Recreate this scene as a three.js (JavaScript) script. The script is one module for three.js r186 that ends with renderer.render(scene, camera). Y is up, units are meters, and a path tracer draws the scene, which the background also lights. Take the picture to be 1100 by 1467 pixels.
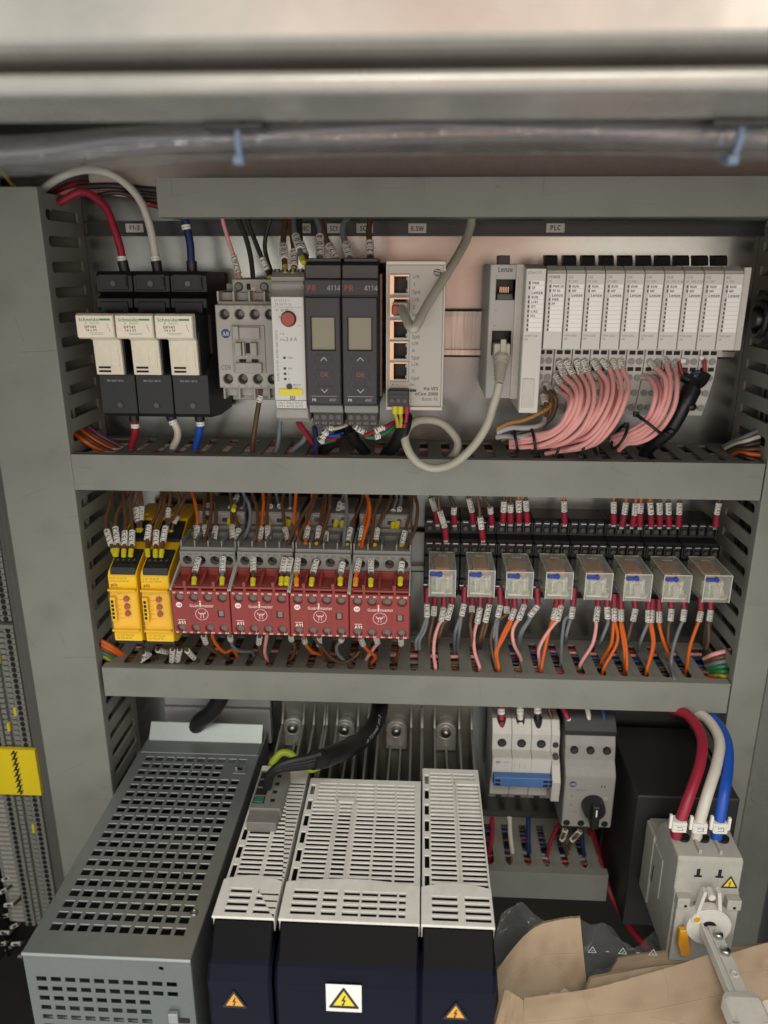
import * as THREE from 'three';
import { RoundedBoxGeometry } from 'three/addons/geometries/RoundedBoxGeometry.js';
import { mergeGeometries } from 'three/addons/utils/BufferGeometryUtils.js';
import { RectAreaLightUniformsLib } from 'three/addons/lights/RectAreaLightUniformsLib.js';

// ---------------------------------------------------------------- camera, light, exposure
// All sizes below are millimetres on the mounting plate (x right, y up, z out of the plate); MM turns them into metres.
const MM = 0.001, Y0 = 1400, CAMZ = 600, FPX = 1100;
const PITCH = 17.8, YAW = 2.8, ROLL = 0.1, R = Math.PI / 180;
const scene = new THREE.Scene();
const camera = new THREE.PerspectiveCamera(2 * Math.atan(733.5 / FPX) / R, 1100 / 1467, 0.02, 20);
camera.position.set(0, Y0 * MM, CAMZ * MM);
const fwd = new THREE.Vector3(-Math.sin(YAW * R) * Math.cos(PITCH * R), -Math.sin(PITCH * R), -Math.cos(YAW * R) * Math.cos(PITCH * R));
camera.up.set(-Math.sin(ROLL * R), Math.cos(ROLL * R), 0);
camera.lookAt(camera.position.clone().add(fwd));
camera.focus = 0.53; camera.userData.fStop = 6.5;
camera.updateMatrixWorld(true);
const renderer = new THREE.WebGLRenderer({ antialias: true });
renderer.setSize(767, 1024);
renderer.toneMapping = THREE.LinearToneMapping;
renderer.toneMappingExposure = 1.25;
renderer.shadowMap.enabled = true;
RectAreaLightUniformsLib.init();
scene.background = new THREE.Color(0.775, 0.79, 0.77);       // the plant room in front of the cabinet
function lamp(color, intensity, w, h, pos, target) {
  const l = new THREE.RectAreaLight(color, intensity, w * MM, h * MM);
  l.position.set(pos[0] * MM, (pos[1] + Y0) * MM, pos[2] * MM);
  l.lookAt(target[0] * MM, (target[1] + Y0) * MM, target[2] * MM);
  scene.add(l);
}
lamp(0xfffaee, 7, 1000, 500, [150, 1150, 1500], [0, -200, 100]);  // ceiling fitting of the plant room
lamp(0xfffaf0, 9, 400, 250, [-440, -155, 2500], [0, -100, 0]);    // added key light, low and left, for shadows falling rightward
lamp(0xfff6e8, 3.2, 480, 330, [560, 60, 1700], [0, -50, 0]);      // added light for the pale reflection on the plate's right half
lamp(0xff8e50, 1.05, 380, 270, [52, -6, 780], [52, 0, 0]);       // added warm light standing in for orange clothing mirrored in the plate

// ---------------------------------------------------------------- helpers
let seed = 7;
const rnd = () => { seed = (seed * 1664525 + 1013904223) >>> 0; return seed / 4294967296; };
const rr = (a, b) => a + (b - a) * rnd();
const V3 = (p) => new THREE.Vector3(p[0], p[1], p[2]);
// a point of the plate's space seen in direction (px, py) of a 1100 x 1467 frame: at depth z, or on the level y
const camR = new THREE.Vector3(), camU = new THREE.Vector3(), camB = new THREE.Vector3();
camera.matrixWorld.extractBasis(camR, camU, camB);
const ray = (px, py) => camR.clone().multiplyScalar((px - 550) / FPX).addScaledVector(camU, -(py - 733.5) / FPX).sub(camB);
const at = (px, py, z) => { const d = ray(px, py), t = (z - CAMZ) / d.z; return [d.x * t, d.y * t, z]; };
const atY = (px, py, y) => { const d = ray(px, py), t = y / d.y; return [d.x * t, y, CAMZ + d.z * t]; };
const crop = (ox, oy, s) => (p) => [ox + p[0] * s, oy + p[1] * s];

const ORG = new Map(), USED = new Map();
const numbered = (n) => { const k = USED.get(n) ?? 0; USED.set(n, k + 1); return k ? `${n}_${String(k).padStart(3, '0')}` : n; };
const rootOf = (o) => { while (o.parent && o.parent !== scene) o = o.parent; return o; };
function tag(o, label, category, group, kind) {
  if (label) o.userData.label = label;
  if (category) o.userData.category = category;
  if (group) o.userData.group = group;
  if (kind) o.userData.kind = kind;
  return o;
}
function thing(name, label, category, o, group) {
  const g = new THREE.Group(); g.name = numbered(name); scene.add(g); ORG.set(g, o);
  g.position.set(o[0] * MM, (o[1] + Y0) * MM, o[2] * MM);
  return tag(g, label, category, group);
}
function dup(src, d, label, group) {
  const c = src.clone(); c.name = numbered(src.name.replace(/_\d+$/, '')); scene.add(c);
  c.position.x += d[0] * MM; c.position.y += d[1] * MM; c.position.z += (d[2] ?? 0) * MM;
  const o = ORG.get(src); ORG.set(c, [o[0] + d[0], o[1] + d[1], o[2] + (d[2] ?? 0)]);
  if (label) c.userData.label = label;
  if (group) c.userData.group = group;
  return c;
}
function tubeGeo(pts, r, radial = 8, seg = 0, r1 = r, caps = true) {
  const v = pts.map(V3), curve = v.length > 2 ? new THREE.CatmullRomCurve3(v, false, 'centripetal') : new THREE.LineCurve3(v[0], v[1]);
  const n = seg || (v.length > 2 ? Math.max(8, (v.length - 1) * 6) : 1), pos = [], nor = [], uv = [], idx = [];
  const ref0 = new THREE.Vector3(0.05, 0.35, 1).normalize(), T = new THREE.Vector3(), N = new THREE.Vector3(), B = new THREE.Vector3();
  let last = null;
  for (let i = 0; i <= n; i++) {
    const t = i / n, p = curve.getPoint(t); curve.getTangent(t, T);
    N.copy(ref0).addScaledVector(T, -ref0.dot(T));
    if (N.length() < 0.25 && last) N.copy(last).addScaledVector(T, -last.dot(T));
    N.normalize(); B.crossVectors(T, N); last = N.clone();
    const rad = r + (r1 - r) * t;
    for (let j = 0; j <= radial; j++) {
      const a = Math.PI * 2 * (j / radial - 0.5), c = Math.cos(a), s = Math.sin(a);
      const nx = N.x * c + B.x * s, ny = N.y * c + B.y * s, nz = N.z * c + B.z * s;
      pos.push(p.x + nx * rad, p.y + ny * rad, p.z + nz * rad); nor.push(nx, ny, nz); uv.push(t, j / radial);
    }
  }
  const w = radial + 1;
  for (let i = 0; i < n; i++) for (let j = 0; j < radial; j++) { const a = i * w + j; idx.push(a, a + 1, a + w, a + 1, a + w + 1, a + w); }
  if (caps) for (const e of [0, n]) {
    curve.getTangent(e / n, T); if (!e) T.negate();
    const p = curve.getPoint(e / n), c = pos.length / 3;
    pos.push(p.x, p.y, p.z); nor.push(T.x, T.y, T.z); uv.push(0.5, 0.02);
    for (let j = 0; j <= radial; j++) { const k = e * w + j; pos.push(pos[k * 3], pos[k * 3 + 1], pos[k * 3 + 2]); nor.push(T.x, T.y, T.z); uv.push(0.5, 0.02); }
    for (let j = 0; j < radial; j++) e ? idx.push(c, c + 1 + j, c + 2 + j) : idx.push(c, c + 2 + j, c + 1 + j);
  }
  const g = new THREE.BufferGeometry();
  g.setAttribute('position', new THREE.Float32BufferAttribute(pos, 3)); g.setAttribute('normal', new THREE.Float32BufferAttribute(nor, 3)); g.setAttribute('uv', new THREE.Float32BufferAttribute(uv, 2));
  g.setIndex(idx);
  return g;
}
const poly = (pts) => { const s = new THREE.Shape(); pts.forEach(([x, y], i) => (i ? s.lineTo(x, y) : s.moveTo(x, y))); s.closePath(); return s; };
function holePath(h) {                                     // [cx, cy, r] round, [x, y, w, h] rectangular
  const p = new THREE.Path();
  if (h.length === 3) p.absarc(h[0], h[1], h[2], 0, Math.PI * 2, true);
  else { const [x, y, w, k] = h; p.moveTo(x, y); p.lineTo(x, y + k); p.lineTo(x + w, y + k); p.lineTo(x + w, y); p.closePath(); }
  return p;
}
class B {                                                  // collects pieces in plate millimetres and joins them into ONE named mesh
  constructor() { this.g = []; }
  add(g, keep = false) {
    if (g.index) g = g.toNonIndexed();
    for (const k of Object.keys(g.attributes)) if (!['position', 'normal', 'uv'].includes(k)) g.deleteAttribute(k);
    if (!g.attributes.uv) g.setAttribute('uv', new THREE.Float32BufferAttribute(new Float32Array(g.attributes.position.count * 2), 2));
    g.morphAttributes = {}; this.g.push([g, keep]); return this;
  }
  box(x0, y0, z0, x1, y1, z1, r = 0) {
    const w = x1 - x0, h = y1 - y0, d = z1 - z0, q = Math.min(r, w / 2.05, h / 2.05, d / 2.05);
    const g = q > 0.05 ? new RoundedBoxGeometry(w, h, d, 1, q) : new THREE.BoxGeometry(w, h, d);
    return this.add(g.translate((x0 + x1) / 2, (y0 + y1) / 2, (z0 + z1) / 2));
  }
  cyl(a, b, r0, r1 = r0, seg = 14) { return this.add(tubeGeo([a, b], r0, seg, 1, r1)); }
  tube(pts, r, radial = 8, seg = 0) { return this.add(tubeGeo(pts, r, radial, seg)); }
  ball(p, r, sx = 1, sy = 1, sz = 1, n = 10) { return this.add(new THREE.SphereGeometry(r, n * 1.4 | 0, n).scale(sx, sy, sz).translate(...p)); }
  ring(p, r, t, seg = 20, axis = 'z') { const g = new THREE.TorusGeometry(r, t, 6, seg); if (axis === 'x') g.rotateY(Math.PI / 2); if (axis === 'y') g.rotateX(Math.PI / 2); return this.add(g.translate(...p)); }
  shape(s, z0, z1, bev = 0, keepRect = null, curve = 8) {
    const g = new THREE.ExtrudeGeometry(s, { depth: z1 - z0 - 2 * bev, bevelEnabled: bev > 0, bevelSize: bev, bevelThickness: bev, bevelOffset: -bev, bevelSegments: 1, curveSegments: curve });
    g.translate(0, 0, z0 + bev);
    if (keepRect) { const [x0, y0, x1, y1] = keepRect, p = g.attributes.position, u = g.attributes.uv; for (let i = 0; i < p.count; i++) u.setXY(i, (p.getX(i) - x0) / (x1 - x0), (p.getY(i) - y0) / (y1 - y0)); }
    return this.add(g, !!keepRect);
  }
  panel(x0, y0, x1, y1, z0, z1, holes = [], bev = 0, print = true) {
    const s = poly([[x0, y0], [x1, y0], [x1, y1], [x0, y1]]); for (const h of holes) s.holes.push(holePath(h));
    return this.shape(s, z0, z1, bev, print ? [x0, y0, x1, y1] : null, 8);
  }
  prismX(zy, x0, x1, bev = 0) {                            // an outline in (z, y), drawn out along x
    const g = new THREE.ExtrudeGeometry(poly(zy.map(([z, y]) => [-z, y])), { depth: x1 - x0 - 2 * bev, bevelEnabled: bev > 0, bevelSize: bev, bevelThickness: bev, bevelOffset: -bev, bevelSegments: 1 });
    return this.add(g.translate(0, 0, bev).rotateY(Math.PI / 2).translate(x0, 0, 0));
  }
  top(x0, z0, x1, z1, y0, y1, holes = [], bev = 0) {       // a level plate with holes given in (x, z)
    const s = poly([[x0, -z1], [x1, -z1], [x1, -z0], [x0, -z0]]); for (const h of holes) s.holes.push(holePath(h.length === 3 ? [h[0], -h[1], h[2]] : [h[0], -h[1] - h[3], h[2], h[3]]));
    const g = new THREE.ExtrudeGeometry(s, { depth: y1 - y0 - 2 * bev, bevelEnabled: bev > 0, bevelSize: bev, bevelThickness: bev, bevelOffset: -bev, bevelSegments: 1, curveSegments: 6 });
    return this.add(g.translate(0, 0, bev).rotateX(-Math.PI / 2).translate(0, y0, 0));
  }
  quad(x0, y0, x1, y1, z) { return this.add(new THREE.PlaneGeometry(x1 - x0, y1 - y0).translate((x0 + x1) / 2, (y0 + y1) / 2, z), true); }
  screw(p, r, dir = 'z') {                                 // a cross-head screw seen from the front
    const [x, y, z] = p; this.cyl([x, y, z - 1.5], [x, y, z], r, r * 0.92, 12);
    this.box(x - r * 0.62, y - r * 0.13, z - 0.3, x + r * 0.62, y + r * 0.13, z + 0.25); this.box(x - r * 0.13, y - r * 0.62, z - 0.3, x + r * 0.13, y + r * 0.62, z + 0.28); return this;
  }
  xf(f) { this.g.forEach(([g]) => f(g)); return this; }
  geo(o) {
    const list = this.g.map(([g, keep]) => {
      const p = g.attributes.position, n = g.attributes.normal, u = g.attributes.uv;
      if (!keep) for (let i = 0; i < p.count; i++) {
        const ax = Math.abs(n.getX(i)), ay = Math.abs(n.getY(i)), az = Math.abs(n.getZ(i)), x = p.getX(i), y = p.getY(i), z = p.getZ(i);
        if (az >= ax && az >= ay) u.setXY(i, x / 100, y / 100); else if (ax >= ay) u.setXY(i, z / 100, y / 100); else u.setXY(i, x / 100, z / 100);
      }
      return g;
    });
    const m = list.length > 1 ? mergeGeometries(list) : list[0];
    return m.translate(-o[0], -o[1], -o[2]).scale(MM, MM, MM);
  }
  build(name, material, parent, label) {
    const m = new THREE.Mesh(this.geo(ORG.get(rootOf(parent))), material); m.name = name; m.castShadow = m.receiveShadow = true; parent.add(m);
    if (label) m.userData.label = label;
    return m;
  }
  solo(name, material, label, category, o, group, kind) {  // a thing or a piece of the setting that is one mesh
    const m = new THREE.Mesh(this.geo(o), material); m.name = numbered(name); m.castShadow = m.receiveShadow = true; scene.add(m); ORG.set(m, o);
    m.position.set(o[0] * MM, (o[1] + Y0) * MM, o[2] * MM);
    return tag(m, label, category, group, kind);
  }
}
const b = () => new B();

// ---------------------------------------------------------------- textures and materials
function noiseTex(n, oct, fn) {                            // tileable value noise; fn(value, x, y) gives a grey 0..1
  const grids = oct.map(([k]) => Float32Array.from({ length: k * k }, rnd)), data = new Uint8Array(n * n * 4), sm = (t) => t * t * (3 - 2 * t);
  for (let y = 0; y < n; y++) for (let x = 0; x < n; x++) {
    let s = 0, a = 0;
    oct.forEach(([k, amp, ky], i) => {
      const fx = (x / n) * k, fy = (y / n) * (ky ?? k), ix = Math.floor(fx), iy = Math.floor(fy), tx = sm(fx - ix), ty = sm(fy - iy), G = (p, q) => grids[i][((q % (ky ?? k)) * k + (p % k)) % (k * k)];
      s += amp * ((G(ix, iy) * (1 - tx) + G(ix + 1, iy) * tx) * (1 - ty) + (G(ix, iy + 1) * (1 - tx) + G(ix + 1, iy + 1) * tx) * ty); a += amp;
    });
    const v = Math.max(0, Math.min(255, Math.round(255 * fn(s / a, x / n, y / n)))), o = (y * n + x) * 4;
    data[o] = data[o + 1] = data[o + 2] = v; data[o + 3] = 255;
  }
  const t = new THREE.DataTexture(data, n, n); t.wrapS = t.wrapT = THREE.RepeatWrapping; t.magFilter = THREE.LinearFilter; t.needsUpdate = true; return t;
}
function cells(n, k, lo, hi) {                             // galvanised spangle: flat crystals of differing tone
  const c = Array.from({ length: k * k }, () => [rnd(), rnd(), rnd()]), data = new Uint8Array(n * n * 4);
  for (let y = 0; y < n; y++) for (let x = 0; x < n; x++) {
    const fx = (x / n) * k, fy = (y / n) * k, ix = Math.floor(fx), iy = Math.floor(fy); let best = 9, v = 0;
    for (let j = -1; j < 2; j++) for (let i = -1; i < 2; i++) { const q = c[((iy + j + k) % k) * k + ((ix + i + k) % k)], d = (ix + i + q[0] - fx) ** 2 + (iy + j + q[1] - fy) ** 2; if (d < best) { best = d; v = q[2]; } }
    const o = (y * n + x) * 4; data[o] = data[o + 1] = data[o + 2] = Math.round(255 * (lo + (hi - lo) * v) + rr(-4, 4)); data[o + 3] = 255;
  }
  const t = new THREE.DataTexture(data, n, n); t.wrapS = t.wrapT = THREE.RepeatWrapping; t.magFilter = THREE.LinearFilter; t.needsUpdate = true; return t;
}
const rep = (t, x, y = x) => { const c = t.clone(); c.repeat.set(x, y); c.needsUpdate = true; return c; };
const T = {
  fine: noiseTex(256, [[128, 1], [64, 0.6]], (v) => v),
  smudge: noiseTex(256, [[6, 1], [14, 0.6], [40, 0.35]], (v) => 0.62 + 0.5 * (v - 0.5) * 1.6),
  dust: noiseTex(256, [[5, 1], [17, 0.7], [60, 0.5]], (v) => 0.9 + 0.2 * (v - 0.5)),
  plate: noiseTex(512, [[90, 0.5], [40, 0.5], [7, 0.8], [160, 0.35]], (v) => 0.93 + 0.16 * (v - 0.5)),
  brush: noiseTex(256, [[4, 0.8, 4], [128, 1, 3]], (v) => 0.5 + 0.5 * (v - 0.5)),
  card: noiseTex(256, [[128, 0.7], [60, 0.5], [12, 0.5], [4, 0.7], [2, 0.6, 40]], (v) => 0.9 + 0.2 * (v - 0.5)),
};
const std = (color, roughness, o = {}) => new THREE.MeshStandardMaterial({ color, roughness, metalness: 0, ...o });
const plastic = (color, roughness = 0.5, o = {}) => std(color, roughness, { map: rep(T.dust, 2.3), roughnessMap: null, bumpMap: rep(T.fine, 4), bumpScale: 0.00003, ...o });
const M = {
  duct: plastic(0x8b8d85, 0.55, { map: null }), ductDark: plastic(0x7c7f77, 0.55), plate: new THREE.MeshStandardMaterial({ color: 0x85847f, metalness: 0.95, roughness: 0.25, map: rep(T.plate, 0.7) }),
  galv: new THREE.MeshStandardMaterial({ color: 0xa0a6a3, metalness: 0.65, roughness: 0.36, map: rep(T.plate, 1.3) }),
  heatLight: std(0xc2c2ba, 0.3, { metalness: 0.5 }), rail: std(0xb9b6ae, 0.28, { metalness: 0.95, map: rep(T.brush, 3, 1) }), steel: std(0xb9b9b6, 0.3, { metalness: 1 }), screw: std(0xa7a5a0, 0.3, { metalness: 1 }), darkScrew: std(0x55534f, 0.4, { metalness: 0.9 }),
  frame: std(0xa7a69f, 0.42, { metalness: 0.4, map: rep(T.dust, 0.6, 0.9), roughnessMap: rep(T.smudge, 0.5) }), dark: std(0x0c0c0d, 0.7), shell: plastic(0x2e2c29, 0.55), caseEdge: std(0xc4c4ba, 0.35), black: plastic(0x202123, 0.45), blackGloss: new THREE.MeshPhysicalMaterial({ color: 0x08090c, roughness: 0.45, specularIntensity: 0.22 }), galvFrontShaded: new THREE.MeshStandardMaterial({ color: 0x747a77, metalness: 0.6, roughness: 0.4, map: rep(T.plate, 1.3) }),  // galvanised front: shade on the power unit put into its colour
  fuse: plastic(0x1e2022, 0.5), cream: plastic(0xeae2cc, 0.45), grey: plastic(0xa9a79f, 0.5), greyDark: plastic(0x7d7c77, 0.5), plc: plastic(0xcfcdc5, 0.5), plcDark: plastic(0x8e8e8a, 0.5), charcoal: plastic(0x2a2b2e, 0.42),
  hsw: std(0xb3afa5, 0.42, { metalness: 0.35 }), port: std(0x161616, 0.5), tin: std(0xb59a80, 0.35, { metalness: 0.9 }), gold: std(0xa48a55, 0.35, { metalness: 1 }),
  yellow: plastic(0xf2c315, 0.4), red: plastic(0x8c3833, 0.48), redDark: plastic(0x76262b, 0.5), mcb: plastic(0xbdbbb4, 0.45), starter: plastic(0x8f8e88, 0.5), drive: plastic(0xe6e5dd, 0.5), navy: new THREE.MeshPhysicalMaterial({ color: 0x0d1020, roughness: 0.42, specularIntensity: 0.22, bumpMap: rep(T.fine, 4), bumpScale: 0.00003 }), heat: plastic(0x98988f, 0.38, { metalness: 0.4 }),
  blueSwitch: plastic(0x466fa6, 0.45), white: plastic(0xdedcd3, 0.5), cable: plastic(0xbab8a6, 0.5), cableBlack: plastic(0x17181a, 0.5), tape: plastic(0x17181a, 0.38), sleeveWhite: std(0xe4e2da, 0.5),
  switchGrey: plastic(0xb2b1a7, 0.5), terminal: plastic(0x83847e, 0.5),
  lid: new THREE.MeshPhysicalMaterial({ color: 0xfffdf4, roughness: 0.08, transmission: 1, specularIntensity: 0.5, thickness: 0, ior: 1.5 }),
  relayCase: new THREE.MeshPhysicalMaterial({ color: 0xf0f0e9, roughness: 0.22, transmission: 0.8, thickness: 0, ior: 1.5, bumpMap: rep(T.smudge, 3), bumpScale: 0.0003 }),
  bag: new THREE.MeshPhysicalMaterial({ color: 0xdfe2e2, roughness: 0.14, transmission: 0.84, thickness: 0, ior: 1.45 }),
  hose: new THREE.MeshPhysicalMaterial({ color: 0xeef0f2, roughness: 0.1, transmission: 0.94, thickness: 0, ior: 1.5, bumpMap: rep(T.smudge, 2), bumpScale: 0.001 }),
  ferrule: std(0xc9be2a, 0.4), ferruleOrange: std(0xd98a2c, 0.4), lug: std(0x942338, 0.4), card: std(0xffffff, 0.88, { bumpMap: rep(T.card, 2.5), bumpScale: 0.0003 }), cardEdge: std(0xb39a7c, 0.9, { map: rep(T.card, 6) }),
  tie: plastic(0x131314, 0.4), tieBlue: std(0x6c8098, 0.4), greenYellow: plastic(0x9fb320, 0.45), orangeLever: plastic(0xe3a016, 0.45), coil: plastic(0xc98a4a, 0.5), copper: std(0xa4653a, 0.4, { metalness: 0.6 }), lcd: std(0x827f68, 0.4), redKnob: plastic(0xa5402f, 0.4), greenLed: std(0x6f9a55, 0.4),
};
const WC = { brown: 0x62452f, orange: 0xd9661c, grey: 0x777c82, pink: 0xeeaaa4, red: 0x9c2238, white: 0xd8d3c6, blue: 0x1f55bb, navy: 0x1c3260, black: 0x161617, dark: 0x3b332e, green: 0x2c7a4a, violet: 0x7c3f6b, yellow: 0xb3a02a };
const WM = Object.fromEntries(Object.entries(WC).map(([k, c]) => [k, std(c, 0.42, { map: rep(T.dust, 3) })]));
function canvasTex(w, h, draw) {
  const c = document.createElement('canvas'); c.width = w; c.height = h; const g = c.getContext('2d'); draw(g, w, h);
  const t = new THREE.CanvasTexture(c); t.colorSpace = THREE.SRGBColorSpace; t.magFilter = THREE.LinearFilter; return t;
}
M.duct.map = rep(canvasTex(1024, 1024, (g) => {            // moulded grey plastic: faint rubs, scratches, dust
  g.fillStyle = '#f2f2f0'; g.fillRect(0, 0, 1024, 1024);
  for (let i = 0; i < 260; i++) { const x = rnd() * 1024, y = rnd() * 1024, r = rr(10, 90), q = g.createRadialGradient(x, y, 0, x, y, r), c = rnd() < 0.5 ? '255,255,255' : '120,118,110'; q.addColorStop(0, `rgba(${c},${rr(0.02, 0.09)})`); q.addColorStop(1, `rgba(${c},0)`); g.fillStyle = q; g.fillRect(x - r, y - r, 2 * r, 2 * r); }
  for (let i = 0; i < 70; i++) { const x = rnd() * 1024, y = rnd() * 1024, a = rr(-0.5, 0.5) + (rnd() < 0.3 ? 1.5 : 0), l = rr(10, 120); line(g, [[x, y], [x + l * Math.cos(a), y + l * Math.sin(a)]], rr(0.8, 2), rnd() < 0.6 ? `rgba(255,255,255,${rr(0.1, 0.45)})` : `rgba(60,60,55,${rr(0.08, 0.3)})`); }
  for (let i = 0; i < 500; i++) { g.fillStyle = `rgba(70,66,58,${rr(0.05, 0.35)})`; g.fillRect(rnd() * 1024, rnd() * 1024, rr(1, 3), rr(1, 3)); }
}), 0.42); M.duct.map.wrapS = M.duct.map.wrapT = THREE.RepeatWrapping;
M.card.map = canvasTex(1024, 1024, (g) => {                 // kraft card: fibres, flute lines, creases, scuffed patches
  g.fillStyle = '#a8937a'; g.fillRect(0, 0, 1024, 1024);
  for (let i = 0; i < 5200; i++) { const x = rnd() * 1024, y = rnd() * 1024, a = rnd() * 3.2, l = rr(3, 14); line(g, [[x, y], [x + l * Math.cos(a), y + l * Math.sin(a)]], 1, rnd() < 0.5 ? `rgba(214,194,164,${rr(0.08, 0.3)})` : `rgba(92,72,50,${rr(0.06, 0.25)})`); }
  for (let x = 0; x < 1024; x += 26) line(g, [[x, 0], [x + 3, 1024]], 7, 'rgba(90,72,52,.025)');
  for (let i = 0; i < 60; i++) { const x = rnd() * 1024, y = rnd() * 1024, r = rr(30, 150), q = g.createRadialGradient(x, y, 0, x, y, r), c = rnd() < 0.5 ? '205,186,158' : '110,90,66'; q.addColorStop(0, `rgba(${c},.16)`); q.addColorStop(1, `rgba(${c},0)`); g.fillStyle = q; g.fillRect(x - r, y - r, 2 * r, 2 * r); }
  for (const [x0, y0, x1, y1] of [[0, 300, 1024, 330], [300, 0, 340, 500], [620, 380, 1024, 700], [760, 0, 735, 260]]) { line(g, [[x0, y0], [(x0 + x1) / 2 + 8, (y0 + y1) / 2 - 6], [x1, y1]], 5, 'rgba(80,62,44,.34)'); line(g, [[x0, y0 + 5], [(x0 + x1) / 2 + 8, (y0 + y1) / 2 - 1], [x1, y1 + 5]], 3, 'rgba(222,204,176,.4)'); }
  g.fillStyle = 'rgba(216,203,184,.75)'; g.beginPath(); g.moveTo(330, 760); for (const [x, y] of [[420, 700], [520, 712], [600, 660], [700, 676], [760, 640], [840, 690], [800, 760], [690, 772], [600, 820], [480, 800], [400, 838]]) g.lineTo(x, y); g.fill();
});
const printed = (w, h, bg, draw, o = {}) => std(0xffffff, 0.5, { map: canvasTex(w, h, (g) => { g.fillStyle = bg; g.fillRect(0, 0, w, h); draw(g, w, h); }), ...o });
function txt(g, s, x, y, size, color = '#222', o = {}) {
  g.save(); g.translate(x, y); if (o.rot) g.rotate(o.rot); if (o.sx) g.scale(o.sx, 1);
  g.fillStyle = color; g.font = `${o.bold ? 'bold ' : ''}${size}px ${o.font ?? 'sans-serif'}`; g.textAlign = o.align ?? 'left'; g.textBaseline = 'middle'; g.fillText(s, 0, 0); g.restore();
}
function line(g, pts, w, color) { g.strokeStyle = color; g.lineWidth = w; g.beginPath(); pts.forEach(([x, y], i) => (i ? g.lineTo(x, y) : g.moveTo(x, y))); g.stroke(); }
function bolt(g, x, y, s, color = '#151515') { g.fillStyle = color; g.beginPath(); [[0.1, -1], [-0.42, 0.12], [-0.02, 0.02], [-0.2, 0.62], [-0.38, 0.5], [-0.2, 1], [0.16, 0.6], [-0.02, 0.62], [0.36, -0.24], [0, -0.12], [0.3, -1]].forEach(([u, v], i) => (i ? g.lineTo(x + u * s, y + v * s) : g.moveTo(x + u * s, y + v * s))); g.fill(); }
function warnTri(g, cx, cy, r, fill) {                      // a black-edged warning triangle with a lightning arrow
  const tri = (k) => { g.beginPath(); [[0, -1], [0.95, 0.68], [-0.95, 0.68]].forEach(([u, v], i) => (i ? g.lineTo(cx + u * k, cy + v * k) : g.moveTo(cx + u * k, cy + v * k))); g.closePath(); };
  g.lineJoin = 'round'; tri(r); g.fillStyle = '#161616'; g.strokeStyle = '#161616'; g.lineWidth = r * 0.16; g.fill(); g.stroke(); tri(r * 0.78); g.fillStyle = fill; g.fill(); bolt(g, cx, cy + r * 0.1, r * 0.46);
}
function abLogo(g, x, y, r, fill, ink, ring) { g.fillStyle = fill; g.beginPath(); for (let i = 0; i < 8; i++) g.lineTo(x + r * Math.cos((i + 0.5) * Math.PI / 4), y + r * Math.sin((i + 0.5) * Math.PI / 4)); g.closePath(); g.fill(); if (ring) { g.strokeStyle = ink; g.lineWidth = r * 0.1; g.stroke(); } txt(g, 'AB', x, y + r * 0.05, r * 1.05, ink, { align: 'center', font: 'serif', bold: true, sx: 0.95 }); }
// wire markers: an atlas of 16 x 10 cells, each one wrapped round a sleeve, the text along it
const MARKS = new Map();
const markTex = { c: null };
{ const c = document.createElement('canvas'); c.width = 1024; c.height = 1024; markTex.c = c; const g = c.getContext('2d'); g.fillStyle = '#e6e4dc'; g.fillRect(0, 0, 1024, 1024); }
function mark(text) {
  if (!MARKS.has(text)) {
    const i = MARKS.size % 160, x = (i % 16) * 64, y = Math.floor(i / 16) * 102, g = markTex.c.getContext('2d'); MARKS.set(text, i);
    g.save(); g.beginPath(); g.rect(x, y, 64, 102); g.clip();
    const n = text.length, cw = 60 / n;
    for (let k = 0; k <= n; k++) { g.fillStyle = 'rgba(70,66,60,.55)'; g.fillRect(x + 2 + k * cw - 1, y, 2, 102); }
    for (let k = 0; k < n; k++) for (const dy of [-34, 0, 34]) { g.save(); g.translate(x + 2 + (k + 0.5) * cw, y + 51 + dy); g.scale(Math.min(1, cw / 17), 1.35); txt(g, text[k], 0, 0, 21, '#191817', { align: 'center', bold: true }); g.restore(); }
    g.restore();
  }
  return MARKS.get(text);
}
M.sleeve = std(0xffffff, 0.5);
function sleeveGeo(a, c, r, text) {
  const g = tubeGeo([a, c], r, 10, 1), i = mark(text), u = g.attributes.uv;
  const flip = c[1] < a[1];
  for (let k = 0; k < u.count; k++) { const s = flip ? u.getX(k) : u.getX(k), v = u.getY(k); u.setXY(k, ((i % 16) + 0.02 + 0.96 * s) / 16, 1 - (Math.floor(i / 16) * 102 + 2 + 98 * (flip ? v : v)) / 1024); }
  return g;
}

// ---------------------------------------------------------------- the cabinet: plate, shell, rails
const S = (name, mat, bb, o = [0, 0, 0]) => bb.solo(name, mat, null, null, o, null, 'structure');
S('mounting_plate', M.plate, b().box(-396, -640, -3, 300, 110, 0));
S('enclosure_wall', M.shell, b().box(-402, -640, -3, -397, 120, 330));
S('enclosure_wall', M.shell, b().box(318, -640, -3, 323, 120, 330));
S('enclosure_roof', M.shell, b().box(-400, 112, -3, 320, 117, 345));
S('enclosure_floor', M.shell, b().box(-400, -646, -3, 320, -641, 330));
S('roof_beam', plastic(0xb3a79c, 0.5), b().box(-235, 50, 6, 300, 73.5, 30, 2));
{ // the door frame's folded lip: face, groove and rolled bead
  const pts = [[357, 150], [348, 63.5], [347.2, 62], [345, 60.6], [340, 59.4], [331, 58.6], [326, 57.4], [330, 56], [337, 55.6]];
  for (let k = 0; k <= 14; k++) { const a = (108 - k * 14.2) * R; pts.push([340.6 + 3.5 * Math.cos(a), 52.2 + 3.5 * Math.sin(a)]); }
  pts.push([334, 48.2], [318, 45.9], [316.5, 47], [316.5, 60], [322, 150]);
  S('door_frame_lip', M.frame, b().prismX(pts, -420, 420));
}
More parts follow.
